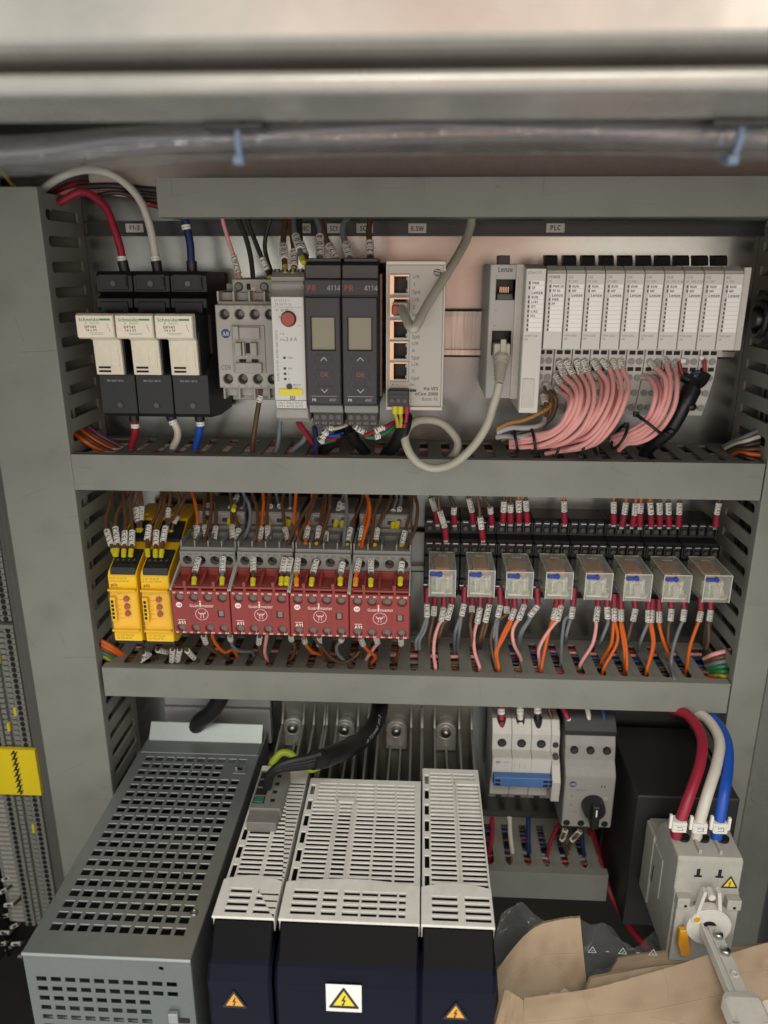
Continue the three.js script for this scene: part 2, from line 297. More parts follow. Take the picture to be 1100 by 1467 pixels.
S('swing_frame_rail', M.ductDark, b().box(269, -640, 30, 300, 110, 62, 1.5).ring([281.5, -409, 62], 9, 0.5, 30));
for (const [n, x0, x1, y] of [['din_rail', -245, 232, -48.5], ['din_rail', -245, 232, -224.8], ['din_rail', 63, 160, -405]]) {
  const t = b();
  t.prismX([[1, y - 13.5], [1, y + 13.5], [6.6, y + 13.5], [6.4, y + 17.2], [7.2, y + 17.6], [8.2, y + 16], [8, y + 12.3], [2.2, y + 12.3], [2.2, y - 12.3], [8, y - 12.3], [8.2, y - 16], [7.2, y - 17.6], [6.4, y - 17.2], [6.6, y - 13.5]], x0, x1);
  t.solo(n, M.rail, y > -100 ? 'shiny steel mounting rail behind the ethernet switch and the controller' : y > -300 ? 'steel mounting rail behind the red contactors and the relay sockets' : 'steel mounting rail behind the circuit breaker and the motor starter', 'mounting rail', [x0, y, 0]);
}
// ---------------------------------------------------------------- slotted cable ducts
const fingerTop = (() => { const f = b(); f.add(new THREE.ExtrudeGeometry(poly([[-5, -9], [-5, -57], [-7.2, -60.5], [-7.2, -66], [7.2, -66], [7.2, -60.5], [5, -57], [5, -9]]), { depth: 1.5, bevelEnabled: true, bevelSize: 0.25, bevelThickness: 0.25, bevelOffset: -0.25, bevelSegments: 1 }).rotateX(-Math.PI / 2)); return f.geo([0, 0, 0]); })();
const fingerSide = (() => { const f = b(); f.add(new THREE.ExtrudeGeometry(poly([[9, -5], [57, -5], [60.5, -7.2], [66, -7.2], [66, 7.2], [60.5, 7.2], [57, 5], [9, 5]].map(([z, y]) => [-z, y])), { depth: 1.5, bevelEnabled: true, bevelSize: 0.25, bevelThickness: 0.25, bevelOffset: -0.25, bevelSegments: 1 }).rotateY(Math.PI / 2)); return f.geo([0, 0, 0]); })();
function finger(parent, geo, mat, x, y) { const m = new THREE.Mesh(geo, mat), o = ORG.get(parent); m.name = 'duct_finger'; m.castShadow = m.receiveShadow = true; m.position.set((x - o[0]) * MM, (y - o[1]) * MM, -o[2] * MM); parent.add(m); }
function levelDuct(label, x0, x1, yt, yb, first, pitch = 16.45, tipsOnly = false) {
  const t = thing('cable_duct', label, 'cable duct', [(x0 + x1) / 2, yb, 0]), m = M.duct;
  b().box(x0, yb, 0.4, x1, yt - 0.2, 2.2).box(x0, yb, 2.2, x1, yb + 1.6, 66).box(x0, yt - 1.8, 2.2, x1, yt - 0.2, 9.2).build('duct_base', m, t);
  b().prismX([[70, yb - 0.6], [70, yt + 1], [62.5, yt + 1.2], [62.5, yt + 0.1], [68.4, yt - 0.4], [68.4, yb + 0.4], [62.5, yb - 0.4], [62.5, yb - 1.2]], x0 - 0.5, x1 + 0.5, 0.35).build('duct_cover', m, t);
  for (let x = first; x < x1 - 3; x += pitch) if (x > x0 + 3) finger(t, fingerTop, m, x, yt - 1.6);
  return t;
}
function uprightDuct(label, x0, x1, y0, y1, inner, first, pitch, coverX) {
  const t = thing('cable_duct', label, 'cable duct', [(x0 + x1) / 2, y0, 0]), m = M.duct, xi = inner > 0 ? x1 : x0;
  b().box(x0, y0, 0.4, x1, y1, 2.2).box(inner > 0 ? x0 : x1 - 1.6, y0, 2.2, inner > 0 ? x0 + 1.6 : x1, y1, 66).box(inner > 0 ? x1 - 1.6 : x0, y0, 2.2, inner > 0 ? x1 : x0 + 1.6, y1, 9.2).build('duct_base', m, t);
  b().box(x0 - 1, y0, 66.2, x1 + 1, y1, 70, 1.1).box(inner > 0 ? x1 - 0.1 : x0 - 1, y0, 61.5, inner > 0 ? x1 + 1 : x0 + 0.1, y1, 67).build('duct_cover', m, t);
  for (let y = first; y > y0 + 3; y -= pitch) finger(t, fingerSide, m, inner > 0 ? xi - 1.6 : xi + 0.1, y);
  return t;
}
uprightDuct('tall grey slotted duct beside the fuse holders, its blank front towards the terminal strip', -306, -254, -640, 49, 1, 41, 17.0);
uprightDuct('tall grey slotted duct beside the relay with the highest number of pink wires, under the black grommet', 241, 264, -640, 62, -1, 38, 16.45).userData.label = 'tall narrow slotted duct beside the last relay and the black grommet';
levelDuct('short-fronted duct with plain cover along the top of the cabinet, above the name strip', -173.5, 246, 52.5, 30.5, 400);
levelDuct('long slotted duct with plain cover between the fuse row and the red contactors', -252.5, 238.5, -131.6, -156.6, at(171, 651, 62)[0]);
levelDuct('long slotted duct with plain cover between the relays and the drives', -249, 238.5, -304.6, -328.5, at(607, 962, 62)[0] - 16.45 * 15);
levelDuct('short slotted duct under the circuit breaker and motor starter', 56, 163, -489, -514.5, at(745, 1246, 62)[0] - 16.45 * 3, 16.0);
// loose wires lying in the ducts, seen only through the slots
function looseWires(label, list) {
  const gs = list.map(([pts, r, c]) => { const g = tubeGeo(pts, r, 6, 0, r, false).toNonIndexed(), n = g.attributes.position.count, a = new Float32Array(n * 3), col = new THREE.Color(c); for (let i = 0; i < n; i++) a.set([col.r, col.g, col.b], i * 3); g.setAttribute('color', new THREE.BufferAttribute(a, 3)); return g; });
  const o = list[0][0][0], g = mergeGeometries(gs).translate(-o[0], -o[1], -o[2]).scale(MM, MM, MM), m = new THREE.Mesh(g, std(0xffffff, 0.45, { vertexColors: true }));
  m.name = numbered('duct_wires'); m.castShadow = m.receiveShadow = true; m.position.set(o[0] * MM, (o[1] + Y0) * MM, o[2] * MM); scene.add(m); tag(m, label, 'wires', null, 'stuff');
}
function levelWires(x0, x1, yb, yt, n, cols) {
  const out = [];
  for (let i = 0; i < n; i++) {
    const z = 13 + (i % 9) * 5.4 + rr(-1.5, 1.5), lay = Math.floor(i / 9), y = yt - 3.6 - lay * 3.3 + rr(-0.6, 0.4), a = rr(-4, 4), c = rr(-4, 4), pts = [];
    for (let k = 0; k <= 8; k++) pts.push([x0 + (x1 - x0) * k / 8, Math.min(yt - 3.3, y + rr(-0.6, 0.6)), Math.max(6, Math.min(62, z + a * Math.sin(k * 0.9) + c * Math.cos(k * 0.5)))]);
    out.push([pts, rr(1.4, 2), WC[cols[Math.floor(rnd() * cols.length)]]]);
  }
  return out;
}
looseWires('orange, pink and brown wires lying in the duct below the fuse row', [...levelWires(-250, -20, -156, -131.6, 22, ['orange', 'orange', 'orange', 'pink', 'pink', 'black', 'white', 'brown']), ...levelWires(-30, 236, -156, -131.6, 20, ['brown', 'dark', 'black', 'grey', 'pink', 'brown', 'violet'])]);
looseWires('dark, blue and pink wires lying in the duct below the relays', [...levelWires(-246, 60, -328, -304.6, 20, ['brown', 'dark', 'pink', 'grey', 'black', 'brown']), ...levelWires(50, 236, -328, -304.6, 20, ['navy', 'blue', 'red', 'pink', 'black', 'brown' , 'dark', 'navy'])]);
looseWires('black and brown wires lying in the short duct below the circuit breaker', levelWires(58, 160, -514, -489, 12, ['black', 'dark', 'brown', 'grey', 'red', 'navy']));
function uprightWires(xa, xb, y0, y1, n, cols) {
  const out = [];
  for (let i = 0; i < n; i++) {
    const x = rr(xa, xb), z = 12 + (i % 8) * 6, pts = [];
    for (let k = 0; k <= 9; k++) pts.push([Math.max(xa, Math.min(xb, x + 6 * Math.sin(k * 0.8 + i))), y1 + (y0 - y1) * k / 9, Math.max(8, Math.min(60, z + 5 * Math.cos(k * 0.7 + i * 2)))]);
    out.push([pts, rr(1.2, 1.9), WC[cols[Math.floor(rnd() * cols.length)]]]);
  }
  return out;
}
looseWires('wires running down inside the tall duct beside the fuse holders', uprightWires(-300, -268, -420, 40, 20, ['white', 'dark', 'brown', 'black', 'grey', 'dark', 'black', 'dark', 'white', 'violet']));
looseWires('wires running down inside the tall duct beside the last relay', uprightWires(251, 261, -420, 40, 10, ['dark', 'brown', 'grey', 'black', 'brown', 'dark']));

// ---------------------------------------------------------------- black name strip along the plate
{
  const t = thing('label_strip', 'black name strip on the plate below the top duct', 'label strip', [0, 21, 0]);
  b().box(-249, 20.6, 0.3, 243, 30.6, 6.5, 0.6).box(-250, 29, 6.4, 243, 30.8, 8).box(-250, 20.4, 6.4, 243, 22, 8).build('strip_channel', M.black, t);
  for (const [px, w, s, py] of [[193, 13, 'F1-3', 326], [437, 9, 'DRC', 327], [479, 10, 'SC1', 327], [523, 12, 'SC2', 327], [597, 13, 'E.SW', 327], [795, 13, 'PLC', 326]]) {
    const [x, y] = at(px, py, 7.2);
    b().box(x - w / 2, y - 3.3, 6.5, x + w / 2, y + 3.3, 7, 0).quad(x - w / 2, y - 3.3, x + w / 2, y + 3.3, 7.15).build('name_label', printed(128, 64, '#c9c7bf', (g) => txt(g, s, 64, 34, s.length > 3 ? 42 : 46, '#2a2a2a', { align: 'center', bold: true, sx: 0.95 })), t);
  }
}
// black grommet set in the wall of the tall duct
{
  const [x, y, z] = [240, at(1086, 457, 36)[1], at(1086, 457, 36)[2]], t = thing('grommet', 'round black grommet in the wall of the tall duct beside the controller', 'grommet', [x, y, z]);
  b().add(new THREE.CylinderGeometry(17, 18, 5, 28).rotateZ(Math.PI / 2).translate(x - 2.6, y, z)).build('flange', M.black, t);
  b().ring([x - 5.5, y, z], 11, 2.2, 24, 'x').build('collar', M.charcoal, t);
  b().add(new THREE.CylinderGeometry(6, 7, 5, 20).rotateZ(Math.PI / 2).translate(x - 7.2, y, z)).build('plug', M.darkScrew, t);
}
// clear hose slung under the frame lip, with two straps
{
  const pts = [[-60, 226], [60, 222], [160, 214], [250, 206], [343, 199], [450, 197], [600, 193], [760, 190], [900, 192], [1045, 198], [1160, 202]].map(([x, y]) => at(x, y, 308));
  const t = thing('clear_hose', 'clear flexible wire hose slung under the door frame lip', 'hose', pts[0]);
  b().tube(pts, 6.6, 14, 90).build('hose_wall', M.hose, t);
  for (const [dy, dz, c] of [[2, -2, 'grey'], [-2.4, -3, 'dark']]) b().tube(pts.map(([x, y, z], i) => [x, y + dy + Math.sin(i * 1.7 + dz) * 1.3, z + dz]), 0.9, 6, 60).build('wire', WM[c], t);
  for (const [px, lab, dark] of [[345, 'pale blue strap round the clear hose above the fuse holders and contactor', 34], [1046, 'pale blue strap round the clear hose above the last controller module', 30]]) {
    const [x, y, z] = at(px, px < 500 ? 198 : 197, 308), s = thing('cable_tie', lab, 'cable tie', [x, y, z], 'straps holding the clear hose'), loop = [];
    for (let k = 0; k <= 20; k++) { const a = k / 20 * Math.PI * 2; loop.push([x + Math.sin(a) * 0.7, y + 7.4 * Math.cos(a), z + 7.4 * Math.sin(a)]); }
    b().tube(loop, 1.2, 8, 40).box(x - 1.5, y + 6.5, z - 1, x + 1.5, 44.5, z + 1, 0.3).build('strap', M.tieBlue, s);
    b().box(x - 1.8, y - 9, z + 1.5, x + 1.8, y - 6, z + 6, 0.6).build('buckle', M.tieBlue, s);
    b().box(x - 10, 43.6, 300, x + 10, 45.4, 319, 0.5).build('bracket', M.charcoal, s);
  }
}

// ---------------------------------------------------------------- fuse holders
{
  const lab = printed(256, 168, '#eee6d2', (g) => {
    txt(g, 'Schneider', 14, 30, 38, '#4a8a4e', { bold: true, sx: 0.86 }); g.fillStyle = '#4a9650'; g.fillRect(168, 20, 74, 16);
    txt(g, 'Electric', 92, 56, 20, '#5c9461', { sx: 1.1 }); line(g, [[66, 48], [60, 58], [66, 64], [72, 56]], 3, '#4a8a4e');
    txt(g, 'DF141', 52, 86, 30, '#4e4a44', { bold: true }); txt(g, '14 x 51', 58, 112, 25, '#5a564e', { bold: true }); g.fillStyle = '#8b8577'; g.fillRect(80, 132, 108, 3); g.fillRect(90, 143, 88, 3);
    line(g, [[220, 70], [220, 84], [230, 104], [232, 122]], 2.5, '#6b665c'); line(g, [[214, 66], [226, 72]], 2, '#6b665c');
  });
  const low = printed(128, 32, '#1e2022', (g) => txt(g, 'RN-2021-W12', 64, 16, 18, '#b9b7b0', { align: 'center' }));
  const x0 = -225.5, w = 26, X1 = x0 + w - 0.7;
  const t = thing('fuse_holder', 'fuse holder with cream handle under the red wire, farthest from the contactor', 'fuse holder', [x0 + w / 2, -52, 0], 'fuse holders side by side');
  const bd = b();
  bd.prismX([[6, -5], [54, -4], [57, -7], [57, -17.5], [52, -19.5], [60, -22], [60, -28], [52, -33], [52, -60], [68, -70], [70, -73], [70, -100], [66, -103], [40, -106], [6, -106]], x0, X1, 0.4);
  bd.box(x0 + 2.2, -16.5, 56, X1 - 3, -6, 58.2, 0.5).box(x0 + 3, -32, 58, X1 - 3, -24, 61.5, 0.6).box(X1 - 5, -14, 57.5, X1 - 3.4, -8, 59.4, 0.2);
  bd.build('housing', M.fuse, t);
  for (const [sx, sy, sz] of [[x0 + 12, -12, 58.3], [x0 + 13, -94, 70.1]]) { const q = b().cyl([sx, sy, sz - 1], [sx, sy, sz + 0.15], 3).build('screw_hole', M.port, t); b().screw([sx + 0.3, sy - 0.2, sz + 0.5], 2).build('screw', M.darkScrew, q); }
  b().box(x0 + 7, -31.5, 61, X1 - 7, -29.5, 62.3).build('vent_slot', M.dark, t);
  const h = b();
  h.prismX([[95, -30.2], [97, -31.2], [97, -44.2], [95.4, -45.6], [86, -46.5], [81.5, -48.5], [80.5, -71.4], [77.5, -71.6], [78, -48], [84, -44], [92, -42], [93, -30.2]], x0 + 3.3, X1 - 3.1, 0.3);
  h.prismX([[90, -30.0], [95.5, -30.0], [97.3, -31.2], [97.3, -44.6], [95.4, -46], [90, -46.2]], x0 + 0.3, X1 - 0.2, 0.4);
  const handle = h.build('handle', M.cream, t); b().box(x0 + 2.4, -72, 50, X1 - 2.2, -31, 77.3, 0.6).box(x0 + 2, -43, 70, X1 - 1.8, -31.4, 89.8, 0.5).build('fuse_carrier', M.fuse, t);
  b().quad(x0 + 0.9, -45, X1 - 0.8, -31.4, 97.42).build('printed_label', lab, handle);
  b().box(x0 + 14.8, -66, 80.7, x0 + 20.4, -50, 81.6, 0.3).build('catch', M.cream, handle);
  b().box(x0 + 5.4, -67.2, 80.6, x0 + 13.6, -65.9, 81.1).build('slot', M.dark, handle); b().box(x0 + 5.4, -69.8, 80.5, x0 + 13.6, -68.5, 81).build('slot', M.dark, handle);
  b().quad(x0 + 4.5, -78.6, x0 + 18.5, -75.4, 70.15).build('printed_label', low, t);
  dup(t, [w, 0], 'fuse holder with cream handle under the white wire, between its two twins');
  dup(t, [2 * w, 0], 'fuse holder with cream handle under the blue wire, next to the small contactor');
}
// ---------------------------------------------------------------- small contactor
{
  const x0 = -139, x1 = -97.5, yt = -25.2, yb = -80.5, zf = 75;
  const t = thing('contactor', 'small grey power contactor with blue badge between the fuses and the overload relay', 'contactor', [-118, -52, 0]);
  b().box(x0 + 1, -94, 6, x1, -12, 45, 1).box(x0 + 0.6, -82, 45, x1, -23, 70, 0.8).box(-130, -14, 20, -97, -8.5, 52, 0.8).box(x0 + 1, -23, 50, x1, -17.5, 62, 0.6).box(x0 + 1.5, -88, 50, x1, -81, 62, 0.6).build('housing', M.grey, t);
  for (const dx of [0, 10.6, 21.2, 31.5]) { b().box(x0 + 0.4 + dx, -23.5, 45, x0 + 1.9 + dx, -16.5, 70, 0.4).build('terminal_rib', M.grey, t); b().box(x0 + 0.4 + dx, -89.5, 45, x0 + 1.9 + dx, -82, 68, 0.4).build('terminal_rib', M.grey, t); }
  const holes = [0, 1, 2, 3].flatMap((i) => [[x0 + 6 + i * 10.3, -31.3, 3.4], [x0 + 6 + i * 10.3, -74.5, 3.4]]);
  const face = printed(330, 440, '#a9a79f', (g, W, H) => {
    const px = (x) => (x - x0) / (x1 - x0) * W, py = (y) => (yt - y) / (yt - yb) * H;
    ['1', 'L1', '3', 'L2', '5', 'L3', '13'].forEach((s, i) => txt(g, s, px(x0 + 3 + i * 5.1), py(-26.6), 17, '#3a3a38', { align: 'center' }));
    ['2', 'T1', '4', 'T2', '6', 'T3', '14'].forEach((s, i) => txt(g, s, px(x0 + 3 + i * 5.1), py(-79.1), 17, '#3a3a38', { align: 'center' }));
    abLogo(g, px(x0 + 6.3), py(-44), 26, '#2b3a72', '#d5d4cf'); txt(g, 'C09', px(x0 + 1.8), py(-66.8), 35, '#4a4a46', { sx: 0.9 });
  });
  b().panel(x0, yb, x1, yt, 70, zf, holes, 0.5).build('front_plate', face, t);
  for (const [hx, hy] of holes) { const q = b().cyl([hx, hy, 69.8], [hx, hy, 70.3], 3.5).build('screw_hole', M.port, t); b().screw([hx + 0.8, hy + 0.5, 71.4], 2.1).build('screw', M.darkScrew, q); }
  const c = b();
  c.box(x0 + 10.6, -70, 74.8, x0 + 33, -38.5, 76, 0.4).box(x0 + 12, -47.5, 75.8, x0 + 16, -38.8, 79.5, 0.4).box(x0 + 16, -47.5, 75.8, x0 + 30, -39.5, 78, 0.4).box(x0 + 12.5, -70, 75.8, x0 + 30.5, -63, 79, 0.5).box(x0 + 13, -58.5, 75.8, x0 + 17.5, -49.5, 80.5, 0.5).box(x0 + 23.5, -58.5, 75.8, x0 + 28, -49.5, 80.5, 0.5).box(x0 + 18, -58.5, 75.8, x0 + 19.5, -49.5, 79, 0.2);
  c.build('armature_cover', M.grey, t);
  b().box(x0 + 15, -62.8, 75.9, x0 + 19.5, -60.8, 76.6).box(x0 + 23.5, -62.8, 75.9, x0 + 28, -60.8, 76.6).box(x0 + 20, -57, 75.9, x0 + 23, -50, 76.5).build('slot', M.dark, t);
  b().box(-130, -19.5, 45, -97, -9, 60, 0.6).build('coil_terminal_block', M.grey, t);
  for (const sx of [-125.5, -108]) { const q = b().cyl([sx, -14, 60], [sx, -14, 60.3], 3.1).build('screw_hole', M.port, t); b().screw([sx, -14, 61], 2.4).build('screw', M.darkScrew, q); }
  b().box(-120, -16, 59.8, -117.5, -12, 60.4).build('slot', M.dark, t);
}
// ---------------------------------------------------------------- electronic overload relay
{
  const x0 = -96.4, x1 = -74.9, zf = 100;
  const t = thing('overload_relay', 'slim light grey motor relay with red dial and yellow tag beside the contactor', 'relay', [-85.6, -52, 0]);
  b().prismX([[6, -4], [88, -3], [96, -7], [97, -12], [93, -15], [99, -19], [99, -84], [94, -87], [98, -90], [96, -97], [88, -101], [6, -101]], x0, x1, 0.4).build('housing', M.grey, t);
  const W = 215, H = 690, yt = -19, yb = -84.5;
  const face = printed(W, H, '#cfd0ca', (g) => {
    const c = '#4b4a46', py = (y) => (yt - y) / (yt - yb) * H;
    txt(g, 'L1 L2 L3 + -', 22, 22, 22, c); txt(g, '13 14 11 1L', 22, 48, 22, c); line(g, [[10, 66], [200, 66]], 2, '#76746d'); txt(g, '97  98  95', 26, 84, 20, c);
    txt(g, 'max', 48, 278, 18, c); txt(g, '2.4 A', 88, 276, 34, c); txt(g, '2400', 42, 130, 14, c); txt(g, '0.18', 52, 240, 14, c); txt(g, '1.5', 170, 186, 14, c);
    txt(g, 'Ord.No. 22 97 031  ELR W3- 24DC/500AC-0', 26, 560, 18, c, { rot: -Math.PI / 2 });
    for (const [y, s] of [[400, 'PWR'], [472, 'ERR'], [508, 'L'], [544, 'R']]) { g.fillStyle = '#38352f'; g.fillRect(66, y - 8, 18, 16); txt(g, s, 96, y, 17, c); }
    txt(g, 'RESET/', 128, 584, 18, c); txt(g, 'SET', 134, 604, 18, c);
    g.fillStyle = '#1d1d1d'; g.fillRect(104, 652, 34, 34); g.fillStyle = '#c6c5bd'; g.fillRect(109, 657, 24, 24); txt(g, 'P', 121, 670, 24, '#1d1d1d', { align: 'center', bold: true });
  });
  b().panel(x0 + 0.4, yb, x1 - 0.4, yt, 99, 100.2, [], 0.2).build('front_plate', face, t);
  b().cyl([x0 + 11.2, -32.5, 100.2], [x0 + 11.2, -32.5, 103.4], 4.6, 4.1, 22).box(x0 + 10.8, -32.5, 103, x0 + 11.6, -28.8, 103.8).build('dial', M.redKnob, t);
  b().ring([x0 + 11.2, -32.5, 100.4], 4.7, 0.35, 24).build('dial_scale', M.dark, t);
  b().cyl([x0 + 10.2, -75.5, 100.2], [x0 + 10.2, -75.5, 101], 1.9).build('reset_button', M.charcoal, t);
  b().box(x0 + 3.4, -81.4, 100.2, x1 - 2.6, -77, 101, 0.3).build('yellow_tag', std(0xe3d320, 0.4), t);
  const tl = printed(160, 44, '#cfd0ca', (g) => { txt(g, '1/L1 3/L2 5/L3', 6, 12, 19, '#4b4a46', { sx: 1.1 }); txt(g, '2/T1 4/T2 6/T3', 6, 32, 19, '#4b4a46', { sx: 1.1 }); });
  b().quad(x0 + 1, -90, x1 - 0.6, -85, 99.2).build('terminal_label', tl, t);
  b().box(x0 + 0.5, -11.5, 94, x1 - 0.5, -9.8, 98, 0.3).build('latch', M.greyDark, t); b().box(x0 + 1, -92, 96, x1 - 1, -90.6, 99, 0.4).build('latch', M.grey, t);
  for (let i = 0; i < 4; i++) b().cyl([x0 + 3.4 + i * 5, -4, 91], [x0 + 3.4 + i * 5, -2.2, 91], 1.9).build('terminal_screw', M.darkScrew, t);
}
// ---------------------------------------------------------------- two display converters
{
  const w = 23.4, x0 = -74.4, x1 = x0 + w - 0.5, zf = 104;
  const t = thing('signal_converter', 'dark display module with arrow keys next to the slim overload relay', 'converter', [x0 + w / 2, -48, 0], 'pair of dark display modules');
  b().prismX([[8, 2], [92, 2], [97, 0], [97, -7.6], [100, -8.4], [100, -88], [88, -90], [6, -92]], x0, x1, 0.5).build('housing', M.charcoal, t);
  b().prismX([[70, -88], [97, -88], [96, -93], [88, -95], [70, -95]], x0 + 0.4, x1 - 0.3, 0.3).build('lower_cover', M.plcDark, t);
  b().box(x0 + 1, -104, 60, x1 - 1, -95, 86, 0.6).box(x0 + 0.6, 2, 60, x1 - 0.6, 4.4, 90, 0.5).build('terminal_block', M.charcoal, t);
  const top = printed(230, 80, '#29292c', (g) => { txt(g, 'PR', 14, 42, 42, '#8c3a35', { bold: true, sx: 1.2 }); txt(g, '4114', 144, 42, 38, '#a7a6a1'); });
  b().panel(x0, -18, x1, -8.6, 99.5, 101.4, [], 0.3).build('name_plate', top, t);
  const face = printed(230, 660, '#2c2c30', (g) => {
    for (const y of [330, 430, 530]) { g.strokeStyle = '#45454a'; g.lineWidth = 3; g.beginPath(); g.moveTo(56, y + 18); g.quadraticCurveTo(60, y - 28, 74, y - 30); g.lineTo(160, y - 30); g.quadraticCurveTo(172, y - 28, 176, y + 18); g.stroke(); }
        line(g, [[30, 606], [200, 606]], 3, '#a9a8a4'); txt(g, 'PR', 32, 630, 24, '#cfcecb', { bold: true }); txt(g, '4501', 148, 630, 22, '#bdbcb8');
  });
  b().panel(x0 + 0.2, -86.6, x1 - 0.2, -18.8, 100.2, zf, [[x0 + 4.2, -51.4, 14.6, 20]], 0.7).build('front_bezel', face, t);
  b().box(x0 + 4, -51.6, 100.4, x0 + 19, -31.2, 102.4).build('display', M.lcd, t);
  for (const y of [-57.5, -67, -77.6]) b().box(x0 + 6, y - 3, 103.8, x0 + 17.5, y + 3.2, 104.15, 0.15).build('key', printKey(y), t);
  function printKey(y) { return printed(115, 62, '#2c2c30', (g) => { if (y > -60) line(g, [[36, 40], [57, 18], [78, 40]], 4, '#c9c8c4'); else if (y > -70) txt(g, 'OK', 57, 33, 40, '#a0524c', { align: 'center' }); else line(g, [[36, 20], [57, 42], [78, 20]], 4, '#c9c8c4'); }); }
  t.children.filter((m) => m.name === 'key').forEach((m) => { const p = m.geometry.attributes.position, u = m.geometry.attributes.uv; m.geometry.computeBoundingBox(); const q = m.geometry.boundingBox; for (let i = 0; i < p.count; i++) u.setXY(i, (p.getX(i) - q.min.x) / (q.max.x - q.min.x), (p.getY(i) - q.min.y) / (q.max.y - q.min.y)); });
  for (let i = 0; i < 4; i++) b().screw([x0 + 3.8 + i * 5, -98, 86.8], 1.9).build('terminal_screw', M.darkScrew, t);
  const num = printed(200, 40, '#2a2a2d', (g) => ['41', '42', '43', '44'].forEach((s, i) => txt(g, s, 26 + i * 49, 21, 30, '#9c8f6d', { align: 'center' })));
  b().quad(x0 + 1.2, -103.6, x1 - 1.2, -100.6, 86.15).build('terminal_label', num, t);
  const c = dup(t, [w, 0], 'dark display module with arrow keys on the side of the ethernet switch');
  b().box(x1 + w + 0.1, -84, 22, x1 + w + 1.9, -5, 84, 0.4).build('side_reflection_sheet', plastic(0xa78d80, 0.28), c);  // added sheet; its pinkish colour holds the warm reflection on this side
}
// ---------------------------------------------------------------- ethernet switch
{
  const x0 = -24, x1 = 13.6, yt = 3, yb = -91.3, zf = 95;
  const t = thing('ethernet_switch', 'beige metal ethernet switch with five ports in a column', 'network switch', [-5, -44, 0]);
  b().box(x0, yb, 8, x1, yt, zf - 16, 1).box(x0 + 0.2, yb + 0.2, zf - 16.5, x0 + 1.4, yt - 0.2, zf - 1.9).box(x1 - 1.4, yb + 0.2, zf - 16.5, x1 - 0.2, yt - 0.2, zf - 1.9).box(x0 + 1.4, yt - 1.4, zf - 16.5, x1 - 1.4, yt - 0.2, zf - 1.9).box(x0 + 1.4, yb + 0.2, zf - 16.5, x1 - 1.4, yb + 1.4, zf - 1.9).box(x0, yt - 2.8, zf - 2.4, x1, yt, zf + 1, 0.7).box(x0, yb, zf - 2.4, x1, yb + 2.8, zf + 1, 0.7).box(x1 - 1.4, yb, zf - 2.4, x1, yt, zf + 0.7, 0.5).box(x0, yb, zf - 2.4, x0 + 1.3, yt, zf + 0.7, 0.5).build('housing', M.hsw, t);
  const fx0 = x0 + 1.3, fx1 = x1 - 1.4, fy1 = yt - 2.8, fy0 = yb + 2.8, W = 340, H = 880, PY = [-11.5, -25.4, -39.2, -52.6, -65.8];
  const face = printed(W, H, '#b3afa5', (g) => {
    const px = (x) => (x - fx0) / (fx1 - fx0) * W, py = (y) => (fy1 - y) / (fy1 - fy0) * H, c = '#34322e';
    PY.forEach((y, i) => { txt(g, 'L/A', px(-7.4), py(y + 4.8), 30, c); txt(g, String(i + 1), px(-7), py(y + 0.2), 30, c); txt(g, 'Spd', px(-7.4), py(y - 4.4), 30, c); line(g, [[px(-21.5), py(y + 6.6)], [px(-9), py(y + 6.6)], [px(-9), py(y - 6.6)], [px(-21.5), py(y - 6.6)]], 3, '#5a544c'); });
    txt(g, '+  –  ⏚', px(-20), py(-74.3), 26, c); txt(g, 'Pwr', px(-8.6), py(-74.2), 20, c);
    txt(g, 'Ha-VIS', px(10.4), py(-76.9), 30, c, { align: 'right', bold: true }); txt(g, 'eCon 2000', px(10.4), py(-80.4), 30, c, { align: 'right', bold: true }); txt(g, 'Basic FE', px(10.4), py(-83.8), 29, c, { align: 'right' });
    g.fillStyle = '#3c3a36'; g.beginPath(); g.ellipse(px(8.3), py(-4.2), 25, 22, 0, 0, 7); g.fill(); g.fillStyle = '#b3afa5'; for (const k of [-10, 3]) { g.beginPath(); g.ellipse(px(8.3) + (k < 0 ? 4 : -4), py(-4.2) + k, 21, 3.6, 0.12, 0, 7); g.fill(); } txt(g, 'HARTING', px(8.3), py(-4.2) + 12, 9, '#d8d5cc', { align: 'center' });
  });
  const holes = PY.map((y) => [-18.8, y - 5, 8.4, 10]);
  b().panel(fx0, fy0, fx1, fy1, zf - 2, zf, holes, 0.2).build('front_plate', face, t);
  PY.forEach((y) => {
    const p = b(); p.box(-19.6, y - 5.8, zf - 14, -9.6, y + 5.8, zf - 12).box(-19.8, y - 5, zf - 12, -18.8, y + 5, zf - 1).box(-10.4, y - 5, zf - 12, -9.6, y + 5, zf - 1).box(-19, y + 5, zf - 12, -10, y + 5.6, zf - 1);
    const m = p.build('port', M.port, t);
    b().box(-21.6, y - 6, zf - 0.2, -18.8, y + 6, zf + 0.5, 0.2).box(-18.8, y + 5, zf - 0.2, -9.4, y + 6, zf + 0.5, 0.1).build('shield', M.tin, m);
    b().box(-11.2, y + 2.6, zf - 0.6, -10.4, y + 4.4, zf + 0.2).box(-11.2, y - 4.4, zf - 0.6, -10.4, y - 2.6, zf + 0.2).build('light_pipe', M.grey, m);
  });
  b().box(-22, -87.5, 88, -8.6, -76.6, 103, 0.6).box(-21.6, -79.5, 100, -9, -76.8, 104.5, 0.4).build('power_plug', M.black, t);
  for (let i = 0; i < 3; i++) b().screw([-19.6 + i * 4.2, -83.6, 103.8], 1.3).build('screw', M.darkScrew, t);
  b().box(-8.2, -79, zf, -4, -77.4, zf + 0.4).build('power_light', M.charcoal, t);
}
